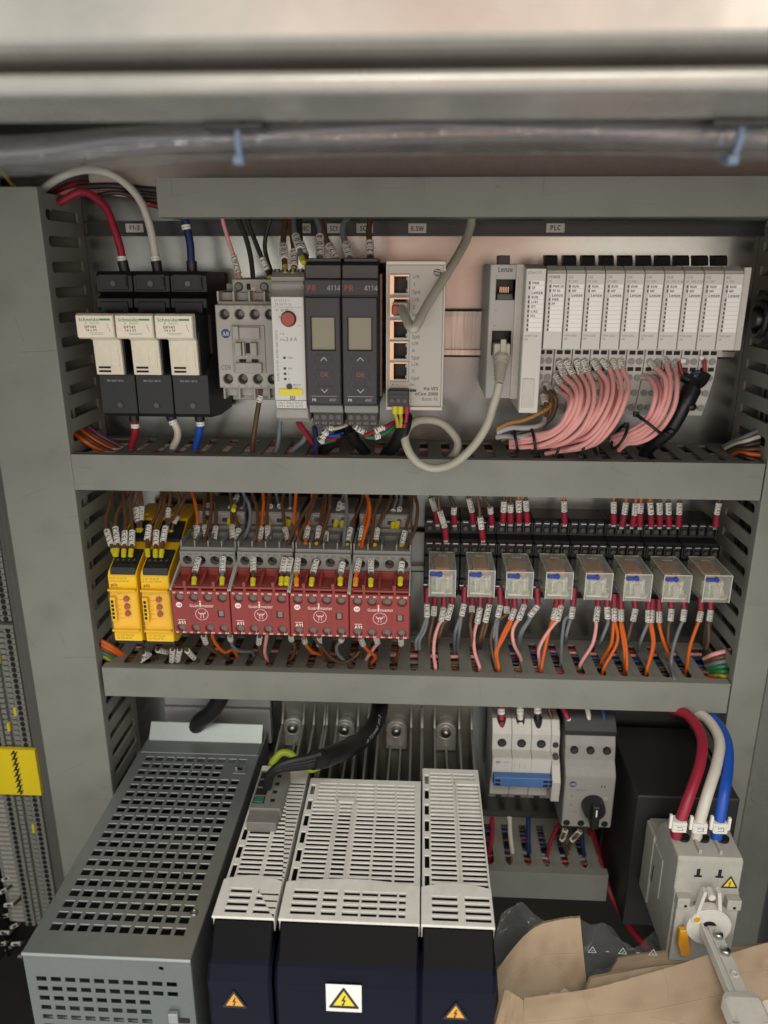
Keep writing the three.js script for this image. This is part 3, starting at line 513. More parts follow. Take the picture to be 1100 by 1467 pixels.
// ---------------------------------------------------------------- controller: head unit and modules
{
  const yt = -0.6, yb = -51.8, zf = 85, pitch = 12.28, X = (i) => 77.9 + i * pitch;
  // head unit
  const t = thing('bus_coupler', 'light grey controller head unit with two network ports and a status column', 'controller', [60, -45, 0]);
  b().box(43.2, -87, 8, 61, 1, 53, 0.8).box(43.3, -86.9, 52.5, 44.4, 0.9, 67.9).box(44.4, -86.9, 52.5, 61, -85.6, 67.9).box(44.4, -0.4, 52.5, 61, 0.9, 67.9).prismX([[8, 1], [72, 1], [85, -1.6], [85, -94], [40, -94], [8, -70]], 64.6, 77.4, 0.5).box(60, -87, 8, 65, 1, 72, 0.5).build('housing', M.plc, t);
  const hf = printed(190, 900, '#aeada7', (g) => { txt(g, 'Lenze', 104, 34, 42, '#34353a', { align: 'center', bold: true, sx: 0.9 }); for (const [s, y] of [['X1', 74], ['X2', 296], ['X3', 400]]) txt(g, s, 34, y, 20, '#74736e'); });
  b().panel(43.4, -86.8, 61, 0.8, 67.8, 70, [[47.4, -21.5, 12.6, 13], [46.2, -57.5, 12.8, 16]], 0.4).build('front_plate', hf, t);
  for (const [y0, y1, xx] of [[-21.5, -8.5, 47.4], [-57.5, -41.5, 46.2]]) {
    const m = b().box(xx - 0.2, y0 - 0.3, 54, xx + 12.8, y1 + 0.3, 56).box(xx - 0.4, y0, 56, xx, y1, 69).box(xx + 12.6, y0, 56, xx + 13, y1, 69).box(xx, y1, 56, xx + 12.6, y1 + 0.4, 69).box(xx, y0 - 0.4, 56, xx + 12.6, y0, 69).build('port', M.port, t);
    b().prismX([[58, y0 + 0.2], [69, y0 + 0.2], [66, y0 + 3.4], [58, y0 + 5]], xx + 1.2, xx + 11.4, 0.2).build('port_ledge', M.plcDark, m);
    for (let k = 0; k < 6; k++) b().box(xx + 3.2 + k * 1.1, y0 + 4.4, 57, xx + 3.7 + k * 1.1, y0 + 8, 62).build('contact', M.tin, m);
  }
  const names = ['PWR', 'SF', 'Lenze', 'RUN', 'L/A1', 'IF1', 'L/A2', 'IF2', '', '', ''];
  const col = (title, sub, rows, foot, W, H, rowY, ink = '#6f6e69') => printed(W, H, '#d2d0c8', (g) => {
    txt(g, title, 8, 24, 27, ink, { bold: title === 'POWER', sx: 0.85 }); txt(g, sub, 8, 54, 21, ink);
    rows.forEach((s, i) => { const y = rowY + i * 31; g.fillStyle = '#f4f3ee'; g.fillRect(32, y, 90, 27.5); if (s === 'Lenze') txt(g, 'Lenze', 77, y + 15, 29, '#2b3138', { align: 'center', bold: true }); else { txt(g, s, 40, y + 15, 24, '#2c2b28', { bold: true, sx: 0.92 }); g.fillStyle = '#3e3d3a'; g.fillRect(18, y + 4, 11, 20); } });
    txt(g, foot, 8, rowY + 11 * 31 + 24, 20, ink); txt(g, foot ? '2B' : '', 8, rowY + 11 * 31 + 48, 20, ink);
  });
  b().panel(65, -93.6, 77, -1.8, 85, 86, [], 0.2).build('status_column', col('EtherCAT', '', names, 'EPM-S130', 128, 980, 78), t);
  b().box(66.2, -90.5, 85.8, 74, -71, 86.6, 0.3).build('blank_cover', M.plc, t);
  b().box(48.5, 0.6, 52, 56.5, 6.5, 62, 0.5).build('locking_tab', M.black, t);
  // modules
  const kinds = [['POWER', 'DC', ['PWR IO', 'PF IO', 'Lenze', 'PWR', 'PF', '', '', '', '', '', ''], ''], ['DI8', 'DC 24V', 0, 'EPM-S202'], ['DO8', 'DC 24V, 0.5A', 0, 'EPM-S302'], ['AI2', '0..10V', 0, 'EPM-S401']];
  const mats = kinds.map(([a, s, rows, f]) => col(a, s, rows || ['RUN', 'MF', 'Lenze', '', '', '', '', '', '', '', ''], f, 128, 540, 76));
  const make = (i, k, label, group) => {
    const x0 = X(i) + 0.25, x1 = X(i + 1) - 0.25, m = thing(i ? 'controller_module' : 'power_module', label, 'controller module', [x0 + 6, -45, 0], group);
    b().prismX([[10, yt], [78, yt + 0.4], [84, yt - 2.2], [85, yt - 4], [85, yb], [66, yb], [60, yb - 2], [58, -74], [50, -92], [44, -102], [10, -102]], x0, x1, 0.35).build('housing', M.plc, m);
    b().panel(x0 + 0.1, yb + 0.3, x1 - 0.1, yt - 4, 84.6, 85.8, [], 0.2).build('label_column', mats[k], m);
    b().prismX([[50, 0], [60, 0.2], [58, 5.5], [56, 6.8], [47, 6.8]], x0 + 2, x0 + 10.2, 0.3).build('locking_tab', M.black, m);
    for (let r = 0; r < 4; r++) for (let c = 0; c < 2; c++) {
      const y = -57.5 - r * 11.2, z = r < 2 ? 58.9 - r * 1.4 : 56.4 - (r - 1.4) * 5, x = x0 + 3.3 + c * 5.3;
      const s = b().box(x - 1.9, y - 0.2, z - 3, x + 1.9, y + 2.4, z + 1.6); s.build('release_slot', M.dark, m);
      b().cyl([x, y - 4.6, z - 3], [x, y - 4.8, z + 1.4], 2.2, 2.2, 12).build('wire_entry', M.plcDark, m);
    }
    return m;
  };
  make(0, 0, 'controller module headed POWER beside the head unit');
  const d = make(1, 1, 'first input module after the module headed POWER');
  const ord = ['second', 'third', 'fourth', 'fifth', 'sixth', 'seventh', 'eighth'];
  for (let i = 2; i < 6; i++) dup(d, [pitch * (i - 1), 0], `${ord[i - 2]} input module counted from the module headed POWER`);
  const e = make(6, 2, 'sixth slim module after POWER, above the second bunch of pink wires');
  dup(e, [pitch, 0], 'seventh slim module after POWER, beside the taped black cable');
  const f = make(8, 3, 'eighth slim module after POWER, first of the last two');
  dup(f, [pitch, 0], 'last slim module in the controller row, beside the tall duct');
  b().box(X(10) + 0.2, -52, 10, X(10) + 4.6, yt, 84, 0.5).box(X(10) - 3, -60, 10, X(10) + 6, -53, 50, 0.5).solo('end_bracket', M.plc, 'plain light grey end piece closing the controller row', 'end piece', [X(10) + 2, -45, 0]);
}

// ---------------------------------------------------------------- yellow safety relays
{
  const x0 = at(154.5, 825, 100)[0], x1 = at(195.5, 825, 100)[0], zf = 100;
  const t = thing('safety_relay', 'yellow safety relay with three dials next to the tall duct', 'safety relay', [(x0 + x1) / 2, -225, 0], 'pair of yellow safety relays');
  b().prismX([[8, -186], [46, -186], [52, -189], [66, -197], [80, -201], [92, -206], [98, -209], [100, -212], [100, -263], [92, -267], [8, -267]], x0, x1, 0.5).build('housing', M.yellow, t);
  b().prismX([[50, -186.8], [68, -195], [68, -200], [50, -200]], x0 + 2.2, x1 - 0.5, 0.3).prismX([[79, -199.2], [98, -206.4], [99.6, -209.6], [99.6, -212], [79, -212]], x0 + 2, x1 - 0.6, 0.3).build('terminal_block', M.black, t);
  b().box(x0 + 5, -186.2, 16, x0 + 12, -184.6, 40, 0.4).build('release_tab', M.yellow, t);
  const face = printed(230, 580, '#efbf1a', (g) => {
    const c = '#3d3413'; txt(g, '13 A1 13 23 37', 6, 18, 24, c, { sx: 0.95 }); txt(g, '14 S12 S22 S34 47', 4, 42, 21, c); txt(g, 'pilz', 16, 76, 34, '#262113', { bold: true }); txt(g, 'PNOZ s5', 16, 106, 24, c); line(g, [[10, 124], [216, 124]], 2, '#b58a10');
    for (const [y, s] of [[152, 'RESET'], [206, 'Power'], [260, 'In1'], [292, 'In2'], [330, 'Out'], [372, 'Fault']]) txt(g, s, 62, y, 17, '#6b5620');
    for (const y of [196, 266, 330]) for (let k = 0; k < 7; k++) { const a = k * 0.7 - 2; g.fillStyle = '#6b5620'; g.fillRect(130 + 38 * Math.cos(a), y + 38 * Math.sin(a), 5, 5); }
    txt(g, 'S11 S21 S52 48', 16, 530, 22, c); txt(g, 'A2 Y32 24 38', 18, 554, 22, c); line(g, [[8, 446], [220, 446]], 2, '#b58a10');
  });
  b().panel(x0 + 0.5, -263.5, x1 - 0.5, -212.3, 99.4, 100.4, [], 0.2).build('front_plate', face, t);
  for (const y of [-229.5, -235.5, -241]) b().cyl([x0 + 12.4, y, 100.3], [x0 + 12.4, y, 102], 2.3, 2, 16).build('dial', M.redKnob, t);
  const s = b().box(x0 + 1.4, -246, 100.3, x0 + 5.4, -227, 104.6, 0.5).build('light_strip', M.yellow, t);
  for (let k = 0; k < 5; k++) b().box(x0 + 2.4, -231.4 - k * 3.1, 104.5, x0 + 4.2, -229.4 - k * 3.1, 104.9).build('light', M.dark, s);
  b().box(x0 + 0.6, -253.5, 102.8, x1 - 0.2, -220.8, 103.3, 0.1).box(x0 + 0.3, -254, 100.2, x0 + 1, -220.4, 103.3).box(x1 - 1, -254, 100.2, x1 - 0.1, -220.4, 103.3).build('clear_cover', M.lid, t);
  b().box(x0 + 0.4, -222.6, 100.3, x1 - 0.4, -221.2, 104.2, 0.3).box(x0 + 0.4, -254.6, 100.3, x1 - 0.4, -253.2, 103.8, 0.3).build('cover_rim', M.yellow, t);
  b().box(x0 + 0.8, -267.6, 84, x1 - 0.8, -264.2, 97, 0.3).build('lower_terminal_block', M.black, t);
  const num = printed(200, 60, '#1b1c1e', (g) => { for (let i = 0; i < 4; i++) { g.fillStyle = '#5d5d5a'; g.beginPath(); g.ellipse(30 + i * 46, 40, 9, 7, 0, 0, 7); g.fill(); } txt(g, 'Z1', 90, 14, 22, '#c9c8c2', { align: 'center' }); });
  const q = b().quad(-9, -4.2, 9, 4.2, 0); q.xf((g) => g.rotateX(-72 * R).translate(x0 + 11.2, -202.75, 89.6)); q.build('terminal_number', num, t);
  dup(t, [at(201, 825, 100)[0] - x0, 0], 'yellow safety relay with three dials next to the first red contactor');
}
// ---------------------------------------------------------------- red safety contactors
const RX0 = -170.6, RP = 41.25;
{
  const x0 = RX0, x1 = x0 + RP - 0.5, yt = -213.6, yb = -246.4, zf = 120;
  const t = thing('safety_contactor', 'red fronted safety contactor standing against the yellow safety relay', 'contactor', [x0 + RP / 2, -225, 0], 'row of red fronted safety contactors');
  const gb = b();
  gb.box(x0 + 0.6, -264, 6, x1 - 0.4, -186, 62, 0.8).box(x0 + 2, -187, 14, x1 - 1, -176.5, 56, 0.8).box(x0 + 0.6, -262, 62, x1 - 0.3, -192, 82, 0.6).box(x0 + 0.4, -250, 82, x1 - 0.2, -200, 90, 0.4).build('base_body', M.greyDark, t);
  const gf = printed(330, 100, '#7d7c77', (g) => { ['13', 'NO', '21', 'NC', '33', 'NO', '43', 'NO'].forEach((s, i) => txt(g, s, 18 + i * 42, 16, 20, '#2e2d2b', { align: 'center' })); });
  const gh = [0, 1, 2, 3].map((i) => [x0 + 6 + i * 9.9, -200.2, 3.3]);
  b().panel(x0 + 0.8, -206, x1 - 0.3, -193.4, 94, 97, gh, 0.3).build('terminal_front', gf, t);
  for (const h of gh) { const q = b().cyl([h[0], h[1], 89.8], [h[0], h[1], 90.3], 3.3).build('screw_hole', M.port, t); b().screw([h[0] + 0.6, h[1] - 0.4, 91.2], 2).build('screw', M.darkScrew, q); }
  for (let i = 0; i < 5; i++) b().box(x0 + 0.7 + i * 9.75, -195, 68, x0 + 1.9 + i * 9.75, -186.5, 93.5, 0.3).build('terminal_rib', M.greyDark, t);
  b().box(x0 + 0.7, -193.6, 80, x1 - 0.4, -191, 94.5, 0.3).box(x0 + 0.7, -194, 62, x1 - 0.4, -188.5, 70, 0.5).build('terminal_sill', M.greyDark, t);
  const cf = printed(330, 90, '#807f7a', (g) => { txt(g, 'A1', 40, 18, 18, '#2e2d2b'); txt(g, '24V DC E', 150, 18, 19, '#2e2d2b'); txt(g, 'A2', 285, 18, 18, '#2e2d2b'); g.fillStyle = '#161616'; g.fillRect(176, 34, 46, 30); });
  b().panel(x0 + 3, -187.2, x1 - 1.4, -177.4, 55.4, 57, [[x0 + 11, -181.6, 2.3], [x0 + 31, -181.6, 2.3]], 0.2).build('coil_terminal_block', cf, t);
  b().screw([x0 + 11, -181.6, 56.2], 1.9).screw([x0 + 31, -181.6, 56.2], 1.9).build('screw', M.darkScrew, t);
  for (const [u0, u1] of [[x0 - 0.25, x0 + 1.1], [x1 - 0.8, x1 + 0.2]]) b().prismX([[70, -196], [95, -201], [121, -211.5], [121, -213.2], [95, -206], [70, -204]], u0, u1, 0.2).build('side_rail', M.grey, t);
  // red block with its printed front
  const rb = b(); rb.box(x0, yb + 0.4, 90, x1, -210.6, 116, 0.6).box(x0 + 1, -211, 90, x1 - 1, -205.2, 99, 0.5);
  for (const i of [1, 2, 3]) rb.prismX([[98, -204.8], [104, -206.2], [119.4, -211.4], [119.4, -214], [98, -214]], x0 + i * 10.2 - 1.1, x0 + i * 10.2 + 0.9, 0.3);
  rb.box(x0 + 3, -212, 117, x1 - 1, -210.5, 119.5, 0.3).box(x0 + 8.6, -211, 116.5, x0 + 11, -206.8, 119.6, 0.4).box(x0 + 28.8, -211, 116.5, x0 + 31.2, -206.8, 119.6, 0.4);
  const red = rb.build('auxiliary_block', M.red, t);
  const W = 412, H = 328, bh = [0, 1, 2, 3].flatMap((i) => [[x0 + 5.6 + i * 9.95, -219.0, 3.05], [x0 + 5.6 + i * 9.95, -242.2, 3.05]]);
  const rf = printed(W, H, '#86312d', (g) => {
    const px = (x) => (x - x0) / (x1 - x0) * W, py = (y) => (yt - y) / (yt - yb) * H, c = '#e6d6d2';
    ['53', 'NO', '61', 'NC', '73', 'NO', '83', 'NO'].forEach((s, i) => txt(g, s, 24 + i * 51, 15, 18, c, { align: 'center', bold: true }));
    ['54', 'NO', '62', 'NC', '74', 'NO', '84', 'NO'].forEach((s, i) => txt(g, s, 24 + i * 51, 318, 18, c, { align: 'center', bold: true }));
    g.fillStyle = c; g.beginPath(); g.ellipse(52, 108, 22, 20, 0, 0, 7); g.fill(); txt(g, 'AB', 52, 110, 22, '#86312d', { align: 'center', font: 'serif', bold: true });
    txt(g, 'Guard', 126, 112, 31, c, { sx: 0.92 }); txt(g, 'master', 210, 112, 31, c, { sx: 0.9 }); g.fillStyle = c; g.beginPath(); g.arc(203, 80, 6, 0, 7); g.fill(); g.beginPath(); g.moveTo(197, 90); g.lineTo(209, 90); g.lineTo(206, 122); g.lineTo(200, 122); g.fill();
    g.strokeStyle = c; g.lineWidth = 3; g.beginPath(); g.arc(210, 176, 44, 0, 7); g.stroke(); line(g, [[186, 166], [200, 174], [222, 174], [236, 164]], 3.4, c); line(g, [[186, 156], [190, 170], [204, 178], [200, 206]], 3.4, c); line(g, [[236, 156], [232, 170], [218, 178], [222, 206]], 3.4, c); line(g, [[200, 168], [222, 168]], 3, c);
    g.strokeStyle = '#6a2024'; g.lineWidth = 3; g.strokeRect(130, 130, 158, 92); txt(g, 'A31', 36, 244, 34, c, { bold: true, sx: 0.95 }); line(g, [[34, 222], [88, 222]], 4, c);
  });
  b().panel(x0, yb, x1, yt, 115.5, zf, [...bh, [x0 + 32, -233.2, 4.2, 4.8]], 0.5).build('front_plate', rf, t);
  for (const h of bh) b().cyl([h[0], h[1], 115.6], [h[0], h[1], 116.4], 3.1).box(h[0] - 0.4, h[1] - 1.6, 116.1, h[0] + 0.4, h[1] + 1.6, 116.7).build('screw', M.greyDark, t);
  b().box(x0 + 32.4, -233, 116, x0 + 35.8, -228.6, 119, 0.3).build('indicator_flag', M.greyDark, t);
  ['second red fronted safety contactor counted from the yellow safety relay', 'third red fronted safety contactor counted from the yellow safety relay', 'red fronted safety contactor at the row end facing the relay sockets'].forEach((l, i) => { dup(t, [RP * (i + 1), rr(-0.35, 0.35), rr(-0.5, 0.5)], l).rotation.z = rr(-0.006, 0.006); });
}
// ---------------------------------------------------------------- relay sockets and plug-in relays
const SX0 = 3.6, SP = 28.13;
{
  const t = thing('relay_socket', 'black relay socket first in the row beside the red contactors', 'relay socket', [SX0 + SP / 2, -225, 0], 'black relay sockets in a row'), x0 = SX0, x1 = x0 + SP - 0.5;
  b().prismX([[0.6, -188], [24, -188], [26, -190], [26, -201], [37, -202], [39, -204], [39, -214], [42, -215], [42, -232], [38, -236], [38, -244], [32, -252], [0.6, -252]], x0, x1, 0.5).build('housing', M.black, t);
  for (let k = 0; k <= 4; k++) for (const up of [0, 1]) (up ? b().box(x0 + 0.2 + k * 6.65, -199, 25, x0 + 1.2 + k * 6.65, -189.5, 31, 0.25) : b().box(x0 + 0.2 + k * 6.65, -212, 38, x0 + 1.2 + k * 6.65, -203.4, 43, 0.25)).build('terminal_rib', M.black, t);
  for (let k = 0; k < 4; k++) {
    b().screw([x0 + 4 + k * 6.65, -196.4, 28.2], 2).build('screw', M.darkScrew, t); b().screw([x0 + 4 + k * 6.65, -209.3, 41.2], 2).build('screw', M.darkScrew, t);
    b().box(x0 + 1.8 + k * 6.65, -191.3, 26, x0 + 6.2 + k * 6.65, -190.5, 29, 0.1).build('clamp', M.steel, t); b().box(x0 + 1.8 + k * 6.65, -204.6, 39, x0 + 6.2 + k * 6.65, -203.8, 42, 0.1).build('clamp', M.steel, t);
  }
  b().box(x0 - 0.2, -238.6, 38, x0 + 3, -237.6, 44, 0.2).build('retaining_clip', M.steel, t);
  const ord = ['second', 'third', 'fourth', 'fifth', 'sixth', 'seventh'];
  for (let i = 1; i < 8; i++) dup(t, [SP * i, 0], i < 7 ? `${ord[i - 1]} black relay socket counted from the red contactors` : 'last black relay socket, beside the tall narrow duct');

  const rx = at(614, 817, 80)[0], w = 19.6, yt = -210.6, yb = -231.9;
  const r = thing('plug_in_relay', 'clear plug-in relay with blue lever, first beside the red contactors', 'relay', [rx + w / 2, -221, 42], 'clear plug-in relays in a row');
  b().box(rx, yb, 43, rx + w, yt, 80.6, 0.7).build('clear_case', M.relayCase, r);
  b().box(rx + 4, -218.4, 46, rx + w - 4, yt - 2.4, 70, 1.2).build('coil', M.coil, r);
  b().box(rx + 2, -230.4, 48, rx + w - 2, -218.6, 71, 0.4).box(rx + 5, -228, 66, rx + 6.2, -217, 77, 0.2).box(rx + 13.4, -228, 66, rx + 14.6, -217, 77, 0.2).build('contact_frame', std(0xececdf, 0.3, { metalness: 0.2, bumpMap: rep(T.smudge, 9), bumpScale: 0.002 }), r);
  b().box(rx + 2, -230.6, 66, rx + w - 2, -229.2, 78, 0.2).box(rx + 4.5, -219.5, 70, rx + 8, -218.2, 77, 0.2).box(rx + 12, -219.5, 70, rx + 15.5, -218.2, 77, 0.2).prismX([[72, -222], [78, -227], [77, -229], [70, -224]], rx + 9, rx + 16.5).build('contact', std(0xe2e0d2, 0.3, { metalness: 0.4 }), r);
  b().box(rx + 2.6, -227.6, 76, rx + 5.4, -223.6, 77.5, 0.2).build('indicator', M.greenLed, r);
  b().box(rx + 0.7, -215.2, 80.2, rx + 8, -212.2, 82.2, 0.8).cyl([rx + 8, -213.6, 80.2], [rx + 8, -213.6, 82.4], 1.9, 1.8, 16).build('lever', plastic(0x15379c, 0.4), r);
  b().ball([rx + 8, -211.3, 77], 2.2, 1.3, 0.5, 1).build('lever_pivot', M.relayCase, r);
  b().box(rx + 0.1, yt - 0.5, 80.2, rx + w - 0.1, yt + 0.15, 80.8, 0.2).box(rx - 0.1, yb, 80.2, rx + 0.5, yt, 80.8, 0.2).box(rx + w - 0.5, yb, 80.2, rx + w + 0.1, yt, 80.8, 0.2).box(rx - 0.1, yt - 0.4, 43, rx + 0.5, yt + 0.2, 80.2, 0.2).box(rx + w - 0.5, yt - 0.4, 43, rx + w + 0.1, yt + 0.2, 80.2, 0.2).box(rx, yt - 0.4, 43, rx + w, yt + 0.2, 43.8, 0.2).build('case_edge', M.caseEdge, r);
  b().box(rx + 6.5, yt - 0.4, 44, rx + 14, yt + 0.5, 52, 0.3).build('top_catch', M.relayCase, r);
  b().quad(rx + 11.6, -228.8, rx + 17.4, -225.6, 80.75).xf((g) => g).build('type_print', printed(96, 48, '#b8b9a4', (g) => { g.fillStyle = '#6b6c5e'; g.fillRect(8, 8, 62, 6); g.fillRect(8, 22, 76, 6); g.fillRect(8, 36, 50, 5); }, { opacity: 0.55, transparent: true }), r);
  for (let i = 1; i < 8; i++) dup(r, [SP * i + rr(-0.35, 0.35), rr(-0.3, 0.3)], i < 7 ? `${ord[i - 1]} clear plug-in relay with blue lever counted from the red contactors` : 'last clear plug-in relay with blue lever, beside the tall narrow duct');
}

// ---------------------------------------------------------------- perforated power unit
{
  const Y = -390, bl = at(196.6, 1083, 49), P = (px, py) => atY(px, py, Y), a = P(35.3, 1364.6), c = P(274.6, 1375), d = P(196.6, 1083), e = P(372, 1074);
  const x0 = (a[0] + d[0]) / 2 - 1, x1 = (c[0] + e[0]) / 2 + 0.5, z1 = (a[2] + c[2]) / 2, z0 = (d[2] + e[2]) / 2;
  const t = thing('power_unit', 'galvanised steel power unit with perforated cover on the cabinet floor side', 'power unit', [(x0 + x1) / 2, -470, 0]);
  t.userData.label = 'long galvanised steel box with a perforated lid and front';
  const holes = [], W = x1 - x0, fx = (u) => x0 + u * W;
  for (let r = 0; r < 20; r++) { const z = z0 + 7 + r * (z1 - z0 - 29) / 19; for (let k = 0; k < 10; k++) { if ((r === 1 || r === 2) && k > 7) continue; holes.push([fx(0.085 + k * 0.085), z, W * 0.06, 5.1]); } }
  b().top(x0, z0, x1, z1, Y - 1.4, Y, holes, 0.3).add(new THREE.CylinderGeometry(1.4, 1.4, W, 10).rotateZ(Math.PI / 2).translate((x0 + x1) / 2, Y - 1.3, z1 - 0.6)).build('perforated_lid', M.galv, t);
  const fh = []; for (let r = 0; r < 9; r++) for (let k = 0; k < 10; k++) if (!(r > 1 && k > 7)) fh.push([fx(0.06 + k * 0.087), Y - 22 - r * 7.6, W * 0.06, 3.6]);
  fh.push([fx(0.82), Y - 8, 1.5]);
  b().panel(x0, Y - 130, x1, Y - 1.6, z1 - 1.2, z1, fh, 0.3, false).build('front_sheet', M.galvFrontShaded, t);
  b().box(x1 - 1.2, Y - 130, 20, x1, Y - 1.6, z1 - 1.3).box(x0, Y - 130, 20, x0 + 1.2, Y - 1.6, z1 - 1.3).box(x0 + 1.3, Y - 60, 30, x1 - 1.3, Y - 55, z1 - 4).build('side_sheet', M.galv, t);
  b().box(x0 + 2, Y - 1, z0 - 15, x1 - 1, Y + 0.4, z0 + 1.5, 0.3).prismX([[z0 - 15, Y - 0.8], [z0 - 15, Y + 0.8], [z0 - 24, Y + 13], [z0 - 25.4, Y + 13], [z0 - 16.5, Y]], x0 + 3, x1 - 1, 0.2).build('rear_flange', M.galv, t);
  b().box(x0 + 8, Y - 20, 2, x1 + 1, Y + 14.4, 11, 0.4).box(x0 + 8, Y + 15, 2, x1 + 1, Y + 62, 8, 0.4).build('mounting_bracket', std(0xb4b8b6, 0.5, { metalness: 0.25, map: rep(T.plate, 1.3) }), t);
  b().ring([fx(0.925), Y + 0.3, z1 - 34], 1.9, 0.7, 16, 'y').build('rivet', M.screw, t);
  b().box(fx(0.84), Y - 48, z1, fx(0.9), Y - 40, z1 + 3, 0.6).build('clip', M.galv, t); b().box(fx(0.87), Y - 50, z1, fx(0.96), Y - 46.5, z1 + 0.4).build('slot', M.dark, t);
  b().box(fx(0.84), Y, z0 + 14, fx(0.94), Y + 0.6, z0 + 26, 0.2).box(fx(0.85), Y + 0.2, z0 + 15, fx(0.87), Y + 3, z0 + 22, 0.3).build('earth_tab', M.galv, t); b().box(fx(0.87), Y + 0.55, z0 + 19, fx(0.905), Y + 0.75, z0 + 22).build('slot', M.dark, t);
  // dark innards seen through the holes
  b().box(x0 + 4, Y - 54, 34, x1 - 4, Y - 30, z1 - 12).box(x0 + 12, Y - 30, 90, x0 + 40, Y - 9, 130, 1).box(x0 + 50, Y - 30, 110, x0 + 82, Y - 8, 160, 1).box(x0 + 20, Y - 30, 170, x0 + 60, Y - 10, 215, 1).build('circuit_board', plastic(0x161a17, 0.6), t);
}
// ---------------------------------------------------------------- drives
const DY = -368;
function drive(label, pxs, zBack, slots, big, sticker, o = {}) {
  const xL = pxs[0], xR = pxs[1], t = thing('motor_drive', label, 'motor drive', [(xL + xR) / 2, -480, 0], 'three drives with slatted covers'), W = xR - xL, z0 = zBack, zh = 219, z1 = 247;
  // heatsink: back plate and upright fins
  const hs = b().box(xL - 2, -520, 0.5, xR + 2, o.sinkTop ?? -352, 5, 0.5), n = Math.max(4, Math.round(W / 9.5));
  hs.build('heatsink_plate', M.heat, t);
  for (let k = 0; k <= n; k++) { const x = xL - 1 + (W + 0.6) * k / n, low = o.tabs.some((u) => Math.abs(x - u) < 7); b().prismX([[5, -520], [5, (low ? -404 : -372)], [16, low ? -410 : -386], [z0 - 4, -398], [z0 - 4, -520]], x, x + 1.9, 0.3).build('heatsink_fin', M.heat, t); }
  for (const u of o.tabs) {
    const s = new THREE.Shape(); s.moveTo(u - 9.5, -412); s.lineTo(u - 9.5, -392); s.absarc(u, -392, 9.5, Math.PI, 0, true); s.lineTo(u + 9.5, -412); s.closePath(); s.holes.push(holePath([u, -392, 3]));
    b().shape(s, 5, 11, 0.6).ring([u, -392, 10.8], 8, 1.3, 24).ring([u, -392, 11], 4.8, 0.8, 20).build('mounting_lug', M.heatLight, t);
    b().cyl([u, -392, 10], [u, -392, 15], 4.2, 4.2, 16).ball([u, -392, 15], 3.6, 1, 1, 0.6).build('mounting_screw', M.screw, t);
  }
  // slatted cover
  b().top(xL, z0, xR, zh, DY - 2, DY, slots.main, 0.35).box(xL, DY - 42, z0, xL + 1.3, DY - 2.05, zh).box(xR - 1.3, DY - 42, z0, xR, DY - 2.05, zh).box(xL + 1.3, DY - 42, z0, xR - 1.3, DY - 2.05, z0 + 1.3).build('slatted_cover', M.drive, t);
  if (slots.rails) for (const [x, w] of slots.rails) b().box(x, DY - 0.2, z0 + (o.railStart ?? 24), x + 1.2, DY + 1.4, zh - 2, 0.3).box(x + w, DY - 0.2, z0 + (o.railStart ?? 24), x + w + 1.2, DY + 1.4, zh - 2, 0.3).box(x, DY - 0.2, z0 + (o.railStart ?? 24) - 1.2, x + w + 1.2, DY + 1.6, z0 + (o.railStart ?? 24) + 4, 0.4).build('cover_rail', M.drive, t);
  // hood with a bowed rear edge
  const hood = new THREE.Shape(); hood.moveTo(xL - 0.5, -z1); hood.lineTo(xR - 0.1, -z1); hood.lineTo(xR - 0.1, -(zh - 1)); for (let k = 0; k <= 10; k++) { const u = k / 10; hood.lineTo(xR - 0.1 - (W + 0.4) * u, -(zh - 1) + 4.2 * Math.sin(Math.PI * u)); } hood.closePath(); for (const h of slots.hood) hood.holes.push(holePath([h[0], -h[1] - h[3], h[2], h[3]]));
  b().add(new THREE.ExtrudeGeometry(hood, { depth: 1, bevelEnabled: true, bevelSize: 0.4, bevelThickness: 0.4, bevelOffset: -0.4, bevelSegments: 2 }).translate(0, 0, 0.5).rotateX(-Math.PI / 2).translate(0, DY + 0.6, 0)).box(xL - 0.5, DY - 9, z1 - 26, xL + 0.8, DY + 0.8, z1 - 2, 0.3).box(xR - 1.4, DY - 9, z1 - 26, xR - 0.1, DY + 0.8, z1 - 2, 0.3).build('hood', M.drive, t);
  b().box(xL + 2, DY - 24, z0 + 4, xR - 2, DY - 12, zh + 20).build('circuit_board', M.dark, t);
  // dark front
  b().prismX([[150, DY - 0.8], [z1 - 0.5, DY - 0.8], [z1 + 5, DY - 8], [z1 + 12, DY - 17], [z1 + 12, DY - 40], [150, DY - 40]], xL + 0.4, xR - 0.6, 1).build('upper_front', M.blackGloss, t);
  b().prismX([[120, DY - 200], [120, DY - 40], [z1 + 4, DY - 12], [z1 + 14, DY - 18], [z1 + 18, DY - 27], [z1 + 18, DY - 200]], xL - 0.9, xR + 0.3, 2).build('lower_front', M.navy, t);
  const st = o.sticker, zq = z1 + 18.6; b().quad(st[0] - st[2], st[1] - st[2], st[0] + st[2], st[1] + st[2], zq).build('warning_sticker', sticker, t);
  return t;
}
